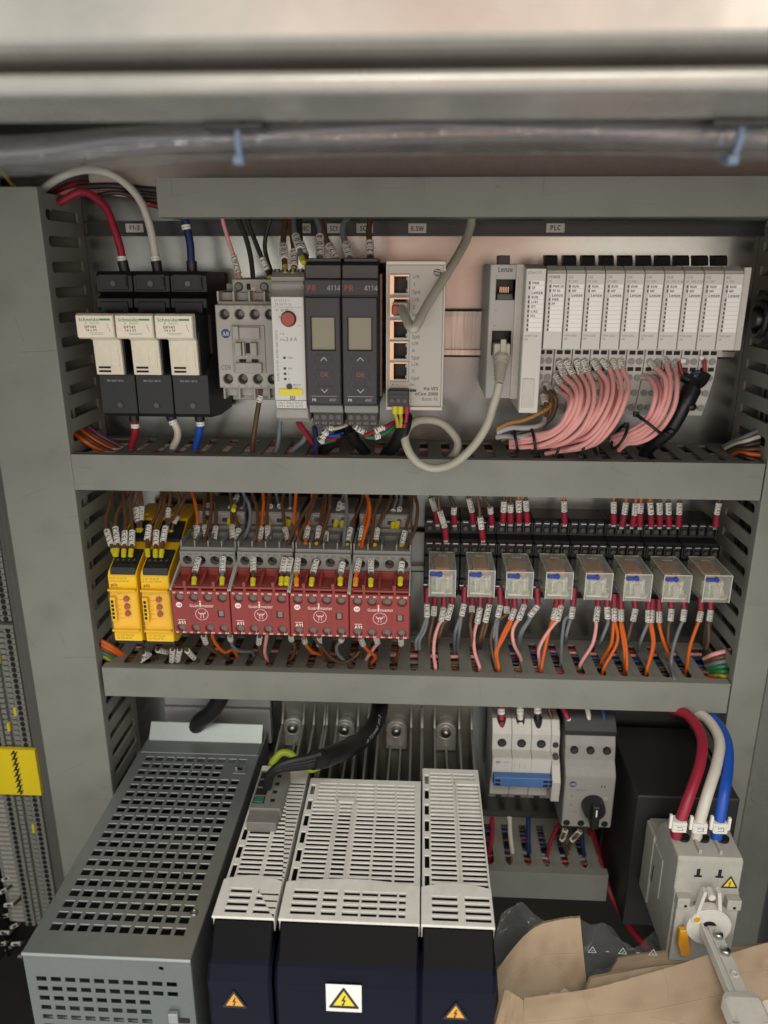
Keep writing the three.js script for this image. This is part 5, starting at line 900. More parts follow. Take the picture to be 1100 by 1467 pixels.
[
  [N2, 'orange', '2201', [[68, 520], [78, 475], [86, 355], [85, 250], [62, 120], [35, 20]], 'orange'],
  [N2, 'brown', '1700', [[187, 535], [168, 450], [155, 350], [148, 200], [155, 40]]],
  [N2, 'brown', '1700', [[232, 525], [242, 480], [257, 360], [258, 200], [238, 120], [235, 40]]],
  [N2, 'brown', '1100', [[418, 540], [412, 470], [408, 345], [402, 150], [392, 40]]],
  [N2, 'brown', '100', [[470, 530], [458, 480], [470, 380], [430, 230], [400, 100], [390, 40]]],
  [N2, 'orange', '2202', [[650, 540], [662, 480], [678, 365], [690, 230], [700, 130], [695, 40]], 'orange'],
  [N2, 'brown', '1150', [[750, 535], [746, 475], [738, 355], [732, 200], [750, 60]]],
  [N2, 'brown', '1100', [[950, 545], [928, 485], [898, 370], [885, 250], [870, 150], [885, 50]]],
  [N3, 'orange', '2103', [[50, 505], [54, 445], [72, 340], [82, 230], [110, 60]], 'orange'],
  [N3, 'brown', '100', [[148, 500], [155, 440], [172, 340], [195, 200], [220, 60]]],
  [N3, 'brown', '1105', [[210, 515], [226, 470], [232, 385], [215, 250], [228, 120], [230, 50]]],
  [N3, 'brown', '197', [[415, 510], [424, 460], [442, 350], [458, 310], [550, 90]]],
  [N3, 'orange', '2216', [[522, 510], [530, 465], [552, 340], [575, 270], [602, 140], [592, 60]], 'orange'],
  [N3, 'brown', '1151', [[652, 510], [664, 460], [682, 355], [700, 300], [780, 110], [790, 60]]],
  [N3, 'brown', '775', [[878, 520], [886, 490], [912, 380], [928, 320], [970, 180], [970, 60]]],
].forEach(([C, c, s, l, f], i) => led(C, `${c} wire marked ${s} ${MR}, ${['first', 'second', 'third', 'fourth', 'fifth', 'sixth', 'seventh', 'eighth', 'ninth', 'tenth', 'eleventh', 'twelfth', 'thirteenth', 'fourteenth', 'last'][i]} from yellow`, c, s, l, 84, 40, { ferr: f ?? true, r: 1.3 }));
const BR = "at the contactors' rear coil terminals";
[
  [N2, 'brown', '110', [[180, 330], [182, 270], [186, 145], [190, 40]]],
  [N2, 'brown', '101', [[385, 300], [388, 235], [396, 170], [396, 40]]],
  [N2, 'grey', '110', [[455, 310], [468, 250], [500, 190], [525, 120], [512, 40]]],
  [N2, 'grey', '15', [[425, 180], [440, 110], [456, 70], [462, 40]]],
  [N2, 'brown', '775', [[745, 330], [752, 280], [765, 155], [762, 40]]],
  [N2, 'grey', '10', [[905, 310], [893, 250], [845, 155], [820, 60]]],
  [N2, 'grey', '110', [[935, 320], [940, 265], [947, 190], [948, 40]]],
  [N3, 'grey', '190', [[316, 300], [326, 250], [352, 125], [382, 60]]],
  [N3, 'grey', '108', [[374, 310], [379, 260], [387, 140], [400, 60]]],
  [N3, 'grey', '10', [[806, 315], [810, 270], [808, 190], [835, 110], [840, 60]]],
  [N3, 'grey', '104', [[848, 315], [853, 275], [866, 170], [882, 60]]],
].forEach(([C, c, s, l], i) => led(C, `${c} wire marked ${s} ${BR}, ${nth[i]} from the yellow relays`, c, s, l, 57, 34, { r: 1.25 }));
// yellow relays, upper side
[
  [[128, 545], [108, 490], [74, 380], [66, 290], [92, 190], [118, 60], 88],
  [[150, 545], [158, 485], [142, 358], [150, 260], [200, 160], [240, 90], 88],
  [[207, 550], [211, 492], [216, 390], [220, 300], [212, 200], [200, 60], 88],
  [[262, 548], [268, 492], [272, 385], [262, 250], [262, 150], [285, 60], 88],
  [[318, 385], [316, 315], [298, 205], [318, 140], [322, 60], 60],
  [[338, 385], [340, 305], [346, 195], [340, 120], [330, 60], 60],
  [[392, 548], [388, 450], [404, 345], [440, 300], [492, 170], [500, 60], 88],
  [[453, 552], [455, 492], [462, 385], [492, 290], [522, 150], [525, 60], 88],
  [[500, 552], [512, 465], [532, 352], [585, 290], [655, 180], [700, 60], 88],
  [[540, 360], [545, 285], [553, 208], [568, 130], [570, 60], 60],
  [[575, 400], [592, 325], [622, 268], [640, 150], [615, 60], 60],
].forEach((l, i) => { const z = l.pop(); led(N1, `brown wire marked ${['154', '152', '153', '151', '150', '1500', '177', '172', '170', '150', '100'][i]} atop the yellow safety relays, ${nth[i]} from the tall duct`, 'brown', ['154', '152', '153', '151', '150', '1500', '177', '172', '170', '150', '100'][i], l, z, 42, { r: 1.45 }); });
// yellow relays, lower side: short marked ends
[[[340, 1300], [335, 1390], [400, 1350], [480, 1400]], [[480, 1290], [470, 1310], [540, 1325], [600, 1400]], [[590, 1290], [585, 1310], [580, 1395], [600, 1440]], [[640, 1290], [640, 1310], [625, 1390], [650, 1440]], [[690, 1300], [700, 1315], [752, 1370], [800, 1430]], [[360, 1290], [360, 1335], [405, 1345], [440, 1430]]].forEach((l, i) => led(N1, `dark wire with white sleeve under the yellow safety relays, ${nth[i]} of six`, i % 2 ? 'dark' : 'brown', ['102', '118', '111', '114', '119', '110'][i], l, 78, 52, { ferr: false, up: -16, r: 1.4 }));
// contactors, lower side
[
  [N4, 'brown', '156', [[300, 500], [302, 525], [322, 585], [360, 625], [450, 695], [520, 738]]], [N4, 'orange', '', [[375, 500], [380, 540], [420, 610], [480, 660], [545, 640], [580, 690]]], [N4, 'grey', '110', [[520, 500], [522, 532], [528, 562], [545, 610], [600, 652], [705, 660]]],
  [N4, 'brown', '157', [[768, 500], [767, 535], [760, 588], [768, 640], [800, 710], [830, 750]]], [N4, 'pink', '', [[828, 500], [825, 540], [810, 640], [815, 690], [838, 742]]], [N4, 'brown', '100', [[1025, 500], [1028, 525], [1032, 560], [1058, 610], [1035, 710], [990, 750]]],
  [N5, 'orange', '2221', [[92, 510], [94, 540], [102, 580], [125, 620], [170, 660], [250, 690]]], [N5, 'brown', '174', [[220, 510], [219, 538], [221, 600], [238, 650], [262, 710], [285, 762]]], [N5, 'brown', '', [[168, 520], [200, 570], [250, 630], [330, 715], [410, 748], [500, 712], [560, 655]]],
  [N5, 'grey', '36', [[415, 510], [412, 540], [400, 568], [365, 610], [372, 670], [420, 722], [490, 770]]], [N5, 'orange', '2225', [[555, 510], [560, 540], [585, 600], [620, 645], [685, 700], [640, 770]]], [N5, 'pink', '175', [[690, 510], [692, 545], [704, 585], [678, 620], [635, 680], [610, 720]]], [N5, 'brown', '101', [[888, 515], [889, 550], [890, 595], [875, 660], [830, 760]]],
].forEach(([C, c, s, l], i) => { const p = spread(C, l, 70, 46), e = p[p.length - 1]; p.push([e[0], Math.min(e[1] - 6, -310), e[2] - 6]); wire(`${c} wire ${s ? `marked ${s} ` : ''}below the red contactors, ${nth[i]} from the yellow relays`, c, p, { sleeves: s ? [[p[1], p[2], s]] : [], r: 1.45 }); });
// relay sockets: red cable lugs above
function lug(t, p, dir, r = 2.35) {                          // red sleeve and bare fork; dir +1 hangs down from the screw, -1 stands up
  b().cyl([p[0], p[1], p[2]], [p[0], p[1] + dir * 9.5, p[2] + 1], r, r * 0.92, 12).build('lug_sleeve', M.lug, t);
  b().box(p[0] - 1.7, Math.min(p[1], p[1] - dir * 4.6), p[2] - 0.5, p[0] + 1.7, Math.max(p[1], p[1] - dir * 4.6), p[2] + 0.4, 0.2).build('lug_fork', M.screw, t);
}
[
  [N6, [146, 292], [128, 175], [92, 70], 'VE116A', 'brown', 30], [N6, [214, 420], [205, 312], [162, 175], 'VE116N', 'brown', 43], [N6, [285, 295], [276, 205], [281, 150], '151', 'dark', 30, [[270, 110], [245, 60]]],
  [N6, [438, 295], [427, 188], [398, 75], '10272', 'brown', 30], [N6, [515, 420], [502, 325], [490, 230], '130', 'brown', 43, [[487, 190], [480, 130], [470, 60]]], [N6, [585, 300], [577, 200], [571, 150], '151', 'brown', 30, [[540, 100], [520, 60]]],
  [N6, [674, 285], [679, 188], [684, 100], '171', 'brown', 30], [N6, [737, 290], [736, 188], [736, 125], '172', 'brown', 30], [N6, [806, 285], [805, 188], [800, 90], '290', 'orange', 30], [N6, [872, 285], [866, 178], [860, 90], '1501', 'brown', 30],
  [N7, [385, 292], [380, 185], [380, 95], '1597', 'orange', 30], [N7, [780, 295], [781, 195], [780, 100], '2271', 'orange', 30], [N8, [48, 280], [68, 185], [80, 95], '2272', 'orange', 30], [N8, [125, 280], [142, 190], [150, 100], '2297', 'orange', 30], [N8, [180, 285], [185, 175], [188, 100], '2298', 'orange', 30],
  [N8, [262, 280], [262, 185], [255, 95], '183', 'orange', 30], [N8, [325, 280], [326, 185], [322, 95], '1921', 'brown', 30], [N8, [393, 280], [390, 185], [388, 95], '1831', 'brown', 30], [N8, [460, 280], [466, 185], [470, 95], '1792', 'brown', 30], [N8, [728, 285], [738, 185], [756, 100], '1831', 'brown', 30],
].forEach(([C, tip, s0, s1, text, c, z, more], i) => {
  const P = (q, zz) => at(...C(q), zz), a = P(tip, z), d = P(s0, z + 3), e = P(s1, z + 4), pts = [along(a, d, 0.55), d, e, ...(more ?? []).map((m) => P(m, z + 4))], l = pts[pts.length - 1];
  pts.push([l[0] + (more ? 0 : (e[0] - d[0]) * 0.3), -140, l[2] + 2]);
  const t = wire(`${c === 'dark' ? 'thin dark' : c} wire with red lug in relay socket tops, ${nth[i]} from the red contactors`, c, pts, { sleeves: [[d, e, text, 2.3]], r: 1.25 });
  b().cyl(along(a, d, 0.12), along(a, d, 0.97), 2.4, 2.3, 12).build('lug_sleeve', M.lug, t); b().box(a[0] - 1.7, a[1] - 1.5, a[2] - 0.5, a[0] + 1.7, a[1] + 2.6, a[2] + 0.4, 0.2).build('lug_fork', M.screw, t);
});
// relay sockets: lugs and wires below
const EXTRA = [];
[
  [N6, [62, 800], [60, 930], [60, 1040], '101', 'grey', [[50, 1060], [10, 1170], [-25, 1225]], [[64, 1055], [42, 1150], [2, 1225]]], [N6, [125, 880], [121, 950], [114, 1030], '100', 'brown', [[105, 1080], [80, 1200]]], [N6, [200, 850], [195, 960], [176, 1072], '5751', 'pink', [[160, 1095], [126, 1200], [116, 1330], [130, 1445]]],
  [N6, [267, 850], [260, 930], [226, 1060], '5751', 'brown', [[200, 1085], [160, 1190], [150, 1250]]], [N6, [366, 790], [362, 930], [340, 1030], '101', 'grey', [[326, 1055], [292, 1150], [284, 1300]], [[338, 1050], [322, 1150], [310, 1300]]], [N6, [425, 880], [425, 950], [424, 1000], '100', 'brown', [[414, 1060], [410, 1090], [422, 1200]]],
  [N6, [495, 850], [490, 960], [466, 1090], '5752', 'pink', [[460, 1105], [440, 1200], [450, 1330], [486, 1445]]], [N6, [570, 850], [566, 930], [532, 1080], '5151', 'brown', [[520, 1105], [490, 1220], [480, 1280]], [[545, 1090], [515, 1200], [492, 1290]]], [N6, [650, 790], [656, 940], [632, 1040], '101', 'grey', [[618, 1075], [602, 1200], [606, 1265]], [[636, 1060], [625, 1150], [622, 1230]]],
  [N6, [706, 880], [706, 955], [706, 1010], '100', 'brown', [[620, 1080], [580, 1200], [590, 1330], [620, 1450]]], [N6, [770, 850], [770, 970], [736, 1062], '2212', 'orange', [[742, 1075], [684, 1200], [628, 1320], [642, 1455]], [[724, 1078], [655, 1220], [615, 1330], [640, 1455]]], [N6, [850, 850], [850, 935], [802, 1060], '5241', 'pink', [[788, 1075], [754, 1150], [762, 1250], [822, 1385]]],
  [N7, [160, 800], [168, 945], [98, 1035], '101', 'grey', [[100, 1050], [30, 1160], [8, 1320]], [[108, 1045], [42, 1160], [28, 1310]]], [N7, [322, 880], [312, 965], [290, 1062], '2211', 'orange', [[278, 1085], [240, 1230], [195, 1455]]], [N7, [360, 870], [356, 945], [324, 1070], '5241', 'pink', [[308, 1085], [222, 1200], [176, 1300], [182, 1410]]],
  [N7, [462, 800], [452, 955], [436, 1050], '1011', 'grey', [[430, 1065], [398, 1180], [392, 1250]], [[396, 1045], [366, 1180], [355, 1400]]], [N7, [656, 880], [652, 955], [636, 1075], '5244', 'pink', [[640, 1090], [612, 1250], [512, 1420]]], [N7, [735, 840], [726, 955], [732, 1055], '101', 'grey', [[736, 1075], [690, 1200], [640, 1300]]],
  [N7, [785, 850], [785, 965], [786, 1072], '2213', 'orange', [[780, 1092], [762, 1250], [684, 1395]], [[794, 1090], [812, 1230], [700, 1455]]], [N7, [840, 850], [840, 975], [840, 1072], '2222', 'orange', [[846, 1092], [880, 1270], [886, 1455]], [[836, 1090], [862, 1270], [874, 1440]]], [N8, [142, 800], [150, 870], [130, 962], '1820', 'brown', [[122, 980], [96, 1085], [80, 1130]]],
  [N8, [246, 800], [242, 880], [240, 970], '1011', 'grey', [[236, 985], [192, 1090], [170, 1190]], null], [N8, [275, 800], [268, 880], [262, 970], '2221', 'orange', [[258, 990], [276, 1130], [232, 1315]], [[268, 990], [284, 1120], [250, 1280]]], [N8, [320, 800], [320, 890], [320, 972], '2225', 'orange', [[322, 992], [350, 1100], [402, 1250]]],
  [N8, [402, 800], [410, 870], [402, 960], '1821', 'brown', [[392, 985], [384, 1120], [380, 1160]]], [N8, [497, 800], [504, 875], [492, 962], '1011', 'grey', [[480, 985], [432, 1120], [408, 1270], [430, 1385]]], [N8, [622, 800], [624, 890], [608, 965], '2231', 'orange', [[600, 985], [546, 1140], [522, 1295]]], [N8, [692, 800], [694, 880], [684, 962], '1030', 'brown', [[680, 990], [680, 1090]]],
].forEach(([C, top, s0, s1, text, c, path, second], i) => {
  const a = at(...C(top), 37), d = at(...C(s0), 40), e = at(...C(s1), 43), make = (pp, e0) => { const q = pp.map((m, k) => { const w = C(m); return k === pp.length - 1 && w[1] > 918 ? atY(w[0], w[1], -304) : at(w[0], w[1], 43 + k * 2); }), l = q[q.length - 1]; q.push([l[0], l[1] - 9, l[2] - 2]); return [e0, ...q]; };
  const t = wire(`${c} wire with red lug below the relay sockets, ${nth[i]} from the red contactors`, c, [along(a, d, 0.6), d, ...make(path, e)], { sleeves: [[d, e, text, 2.35]], r: 1.45 });
  b().cyl(a, along(a, d, 0.92), 2.5, 2.4, 12).build('lug_sleeve', M.lug, t);
  if (second) wire(`second ${c} wire from the ${nth[i]} lug below the relay sockets`, c, make(second, along(d, e, 0.9)), { r: 1.4 });
});

// ---------------------------------------------------------------- top row: mains wires to the fuses
const fat = (label, color, pts, o = {}) => { const t = wire(label, color, pts, { r: 2.7, radial: 12, ...o }); if (o.boot) b().cyl(o.boot[0], o.boot[1], 3.5, 3.7, 16).build('boot', M.black, t); return t; };
{
  const A = (l, z0, z1) => spread(ID, l, z0, z1);
  let p = A([[178, 388], [174, 360], [165, 330], [150, 295], [120, 275], [85, 290]], 46, 40); fat('dark red wire curving into the fuse holder farthest from the contactor, from above', 'red', p, { boot: [at(180, 390, 46), at(176, 374, 46)], sleeves: [[at(175.6, 374, 46), at(174.6, 367, 46), '1', 3.1]] });
  p = A([[226, 388], [222, 360], [214, 320], [200, 285], [170, 255], [130, 243], [85, 255], [52, 285], [45, 320]], 46, 34); fat('thick white wire arching out of the tall duct into the middle fuse holder', 'white', p, { boot: [at(227, 390, 46), at(224, 374, 46)], sleeves: [[at(224, 374, 46), at(222.6, 367, 46), '2', 3.1]] });
  p = A([[275, 388], [273, 350], [268, 325], [262, 300], [256, 280]], 46, 40); fat('dark blue wire dropping from the top duct into the fuse holder beside the contactor', 'navy', p, { boot: [at(276, 390, 46), at(275, 374, 46)], sleeves: [[at(268, 329, 43), at(266.6, 322, 43), '3', 3.1]] });
  p = A([[192, 590], [194, 604], [194, 620], [189, 640]], 50, 44); p.push([p[3][0] - 2, -138, 44]); fat('dark red wire leaving the bottom of the fuse holder farthest from the contactor', 'red', p, { boot: [at(192, 592, 52), at(193, 602, 51)], sleeves: [[at(194, 607, 50), at(194.4, 613, 50), '1', 3.1]] });
  p = A([[246, 590], [249, 602], [255, 618], [254, 630], [249, 640]], 50, 44); p.push([p[4][0] - 2, -138, 44]); fat('white wire leaving the bottom of the middle fuse holder', 'white', p, { boot: [at(244, 592, 52), at(247, 600, 51)], sleeves: [[at(247.5, 602, 50), at(250, 608, 50), '2', 3.1]] });
  p = A([[286, 590], [287, 606], [286, 620], [281, 640]], 50, 44); p.push([p[3][0] - 2, -138, 44]); fat('blue wire leaving the bottom of the fuse holder beside the contactor', 'blue', p, { boot: [at(286, 592, 52), at(287, 602, 51)], sleeves: [[at(287.5, 604, 50), at(288, 610, 50), '3', 3.1]] });
  // darker wires crossing behind at the top corner
  wire('dull red wire looping at the top corner above the fuses', 'red', A([[70, 300], [82, 276], [110, 264], [160, 268], [210, 290], [250, 300]], 22, 20), { r: 2.4 });
  wire('dusky pink wire looping at the top corner above the fuses', 'pink', A([[72, 300], [85, 280], [110, 272], [150, 276], [225, 285], [280, 292]], 28, 26), { r: 1.5 });
  wire('upper dark brown wire crossing above the fuses towards the top duct', 'dark', A([[110, 268], [160, 266], [200, 270], [260, 276]], 30, 30), { r: 2.2 });
  wire('lower dark brown wire crossing above the fuses towards the top duct', 'dark', A([[130, 282], [170, 276], [200, 284], [260, 290]], 34, 34), { r: 1.6 });
  wire('dark blue cable in the top corner above the tall duct', 'navy', A([[130, 250], [170, 238], [200, 240], [235, 262]], 24, 24), { r: 3.2 });
  wire('yellow and green wire at the very edge above the tall duct', 'yellow', A([[-20, 232], [5, 248], [16, 262], [30, 275]], 30, 30), { r: 1.4 });
  // contactor and overload relay
  led(ID, 'pink wire into the contactor coil terminal', 'pink', '1761', [[345, 401], [342, 392], [335, 366], [325, 335], [319, 312]], 50, 42, { r: 1.4 });
  led(ID, 'dark wire with 23 sleeve into the contactor, beside the pink wire', 'dark', '23', [[365, 428], [365, 422], [364, 410], [360, 370], [352, 338], [342, 312]], 60, 42, { r: 1.7 });
  led(ID, 'dark wire with clear sleeve going behind the overload relay', 'dark', '17', [[388, 400], [384, 388], [376, 370], [366, 345], [354, 312]], 54, 42, { r: 1.6 });
  led(ID, 'dark wire beside the overload relay without a marker', 'dark', '', [[392, 395], [386, 380], [380, 355], [382, 335], [388, 312]], 48, 42, { r: 1.5, ferr: false });
  let q = A([[374, 557], [374, 565], [372, 575], [367, 605], [362, 645]], 62, 52); q.push([q[4][0], -140, 50]); wire('brown wire leaving the bottom of the contactor', 'brown', q, { r: 1.8, sleeves: [[q[1], q[2], '24', 2.4]] });
  const tops = [['brown', '100', [[409, 385], [408, 372], [406, 352], [408, 330], [411, 312]]], ['brown', '111', [[421, 388], [422, 382], [422, 360], [418, 330], [415, 312]]], ['grey', '101', [[434, 372], [430, 358], [424, 338], [422, 325], [421, 312]]], ['dark', '12', [[440, 378], [438, 366], [432, 350], [430, 330], [430, 312]]]];
  tops.forEach(([c, s, l], i) => led(ID, `${nth[i]} wire from the contactor atop the overload relay, ${c}`, c, s, l, 88, 50, { r: 1.9 }));
  const prs = [['grey', '104', [[458, 379], [459, 367], [459, 338], [458, 325], [454, 312]]], ['brown', '170', [[485, 379], [484, 372], [472, 352], [466, 338], [460, 312]]], ['grey', '124', [[503, 379], [501, 368], [496, 350], [492, 335], [494, 318], [500, 310]]], ['brown', '23', [[532, 379], [531, 368], [530, 347], [529, 330], [531, 312]]]];
  prs.forEach(([c, s, l], i) => led(ID, `${c} wire marked ${s} in the top of the ${i < 2 ? 'display module beside the overload relay' : 'display module beside the switch'}`, c, s, l, 78, 50, { r: 2 }));
  // below the overload relay and display modules
  const dn = (label, c, l, z0, z1, o = {}) => { const w = A(l, z0, z1); w.push([w[w.length - 1][0] - 1, Math.min(w[w.length - 1][1] - 5, -139), z1 - 2]); return wire(label, c, w, { r: 1.5, ...o }); };
  dn('grey wire leaving the bottom of the overload relay', 'grey', [[402, 600], [401, 615], [398, 640], [393, 652]], 62, 52, { r: 1.6 });
  dn('thick red wire slanting from the overload relay towards the black sheathed cable', 'red', [[428, 605], [434, 614], [444, 628], [452, 640]], 84, 60, { r: 2 });
  dn('blue wire beside the black sheathed cable under the display modules', 'navy', [[451, 612], [453, 625], [453, 640], [448, 655]], 80, 58, { r: 1.8 });
  wire('grey wire loop under the overload relay', 'grey', A([[440, 618], [436, 630], [428, 638], [420, 645]], 64, 54), { r: 1.9 });
  for (const [i, c, l, s] of [[0, 'blue', [[463, 616], [470, 623], [480, 624], [492, 621]], '41'], [1, 'red', [[460, 622], [466, 628], [474, 629], [490, 624]], '42'], [2, 'green', [[458, 628], [464, 634], [472, 632], [480, 630]], '43'], [3, 'white', [[470, 612], [478, 614], [488, 612], [498, 608]], '44']]) { const w = A(l, 84, 72); wire(`short ${c} core of the black cable under the first display module`, c, w, { r: 1.3, sleeves: [[w[0], along(w[0], w[1], 0.8), s, 2]] }); }
  for (const [i, c, l, s] of [[0, 'red', [[522, 625], [535, 619], [550, 612], [572, 601]], '41'], [1, 'green', [[524, 626], [536, 627], [545, 624], [573, 605]], '42'], [2, 'white', [[508, 610], [518, 616], [528, 620], [534, 618]], '43'], [3, 'white', [[512, 614], [524, 620], [532, 618], [538, 612]], '44']]) { const w = A(l, 86, 74); wire(`${i === 3 ? 'second ' : ''}${c} core of the sheathed cable under the second display module`, c, w, { r: 1.35, sleeves: i < 2 ? [[along(w[1], w[2], 0.1), along(w[1], w[2], 0.95), s, 2.1]] : [[w[0], w[1], s, 2]] }); }
  const blk = (label, l, z0, z1, r) => { const w = A(l, z0, z1); w.push([w[w.length - 1][0], -141, z1]); return wire(label, 'black', w, { r, radial: 12, mat: M.tape, name: 'sheathed_cable', cat: 'cable' }); };
  blk('black taped cable slanting under the first display module into the duct', [[492, 618], [482, 628], [470, 640], [456, 652]], 72, 50, 4.2);
  blk('black taped cable under the second display module into the duct', [[503, 613], [508, 628], [518, 640], [524, 650]], 74, 50, 4.4);
  blk('black taped cable below the ethernet switch power plug', [[580, 598], [576, 615], [566, 635], [556, 650]], 96, 50, 5);
  for (const [i, c, px] of [[0, 'yellow', 565], [1, 'yellow', 573], [2, 'red', 582]]) { const w = A([[px, 580], [px, 592], [px + 1 + (1 - i) * 2, 602], [px + (1 - i) * 4, 612]], 100, 97), tt = wire(`${i === 1 ? 'second ' : ''}${c} wire end in the ethernet switch power plug`, c, w, { r: 1.3 }); b().cyl(w[0], w[1], 1.9, 2, 12).build('ferrule', i < 2 ? M.ferrule : M.lug, tt); }
}
// ---------------------------------------------------------------- network cables
{
  const H = crop(530, 300, 230 / 888);
  let l = [[562, 30], [555, 80], [530, 165], [480, 260], [400, 390], [310, 535], [258, 635], [240, 660], [220, 650], [196, 600], [168, 545]].map(H);
  let p = l.map(([x, y], i) => at(x, y, [48, 52, 62, 78, 98, 116, 128, 130, 128, 120, 106][i]));
  const t = wire('pale network cable from the top duct into port two of the switch', 'white', p, { r: 2.9, radial: 12, mat: M.cable, name: 'network_cable', cat: 'cable', seg: 70 });
  b().box(-19.4, -29, 92, -9.6, -21.6, 108, 0.8).build('plug', std(0x8f8d88, 0.3), t);
  b().box(-19.8, -29.4, 104, -15, -23, 110, 1.2).build('latch_boot', plastic(0x9a4a3c, 0.5), t);
  l = [[712, 960], [702, 1010], [680, 1080], [640, 1200], [560, 1320], [450, 1410], [340, 1432], [250, 1390], [200, 1310], [192, 1240], [235, 1180], [310, 1163], [390, 1180], [455, 1238], [482, 1290], [470, 1345], [440, 1380]].map(H);
  p = l.map(([x, y], i) => at(x, y, [92, 92, 90, 86, 84, 84, 84, 84, 82, 78, 72, 66, 62, 58, 56, 56, 54][i])); p.push([p[16][0] - 2, -142, 52]);
  const c = wire('pale network cable looping from the controller head into the duct', 'white', p, { r: 2.9, radial: 12, mat: M.cable, name: 'network_cable', cat: 'cable', seg: 110 });
  const a = at(717, 492, 78), e = p[0], boot = b();
  b().box(a[0] - 4.6, -60, 66, a[0] + 6, -49, 80, 0.8).box(a[0] - 0.6, -61, 78, a[0] + 3, -46, 82, 0.6).build('plug', M.cable, c);
  for (let k = 0; k < 6; k++) { const u = k / 6, q = along([a[0] + 0.6, -58, 80], [e[0], e[1] - 1, e[2] - 4], u); boot.cyl(q, along(q, [e[0], e[1] - 1, e[2] - 4], 0.14), 5.4 - u * 2.1, 5.2 - u * 2.1, 14); }
  boot.cyl([a[0] + 0.6, -57, 79], e, 4.6, 3, 14).build('strain_relief', M.cable, c);
}
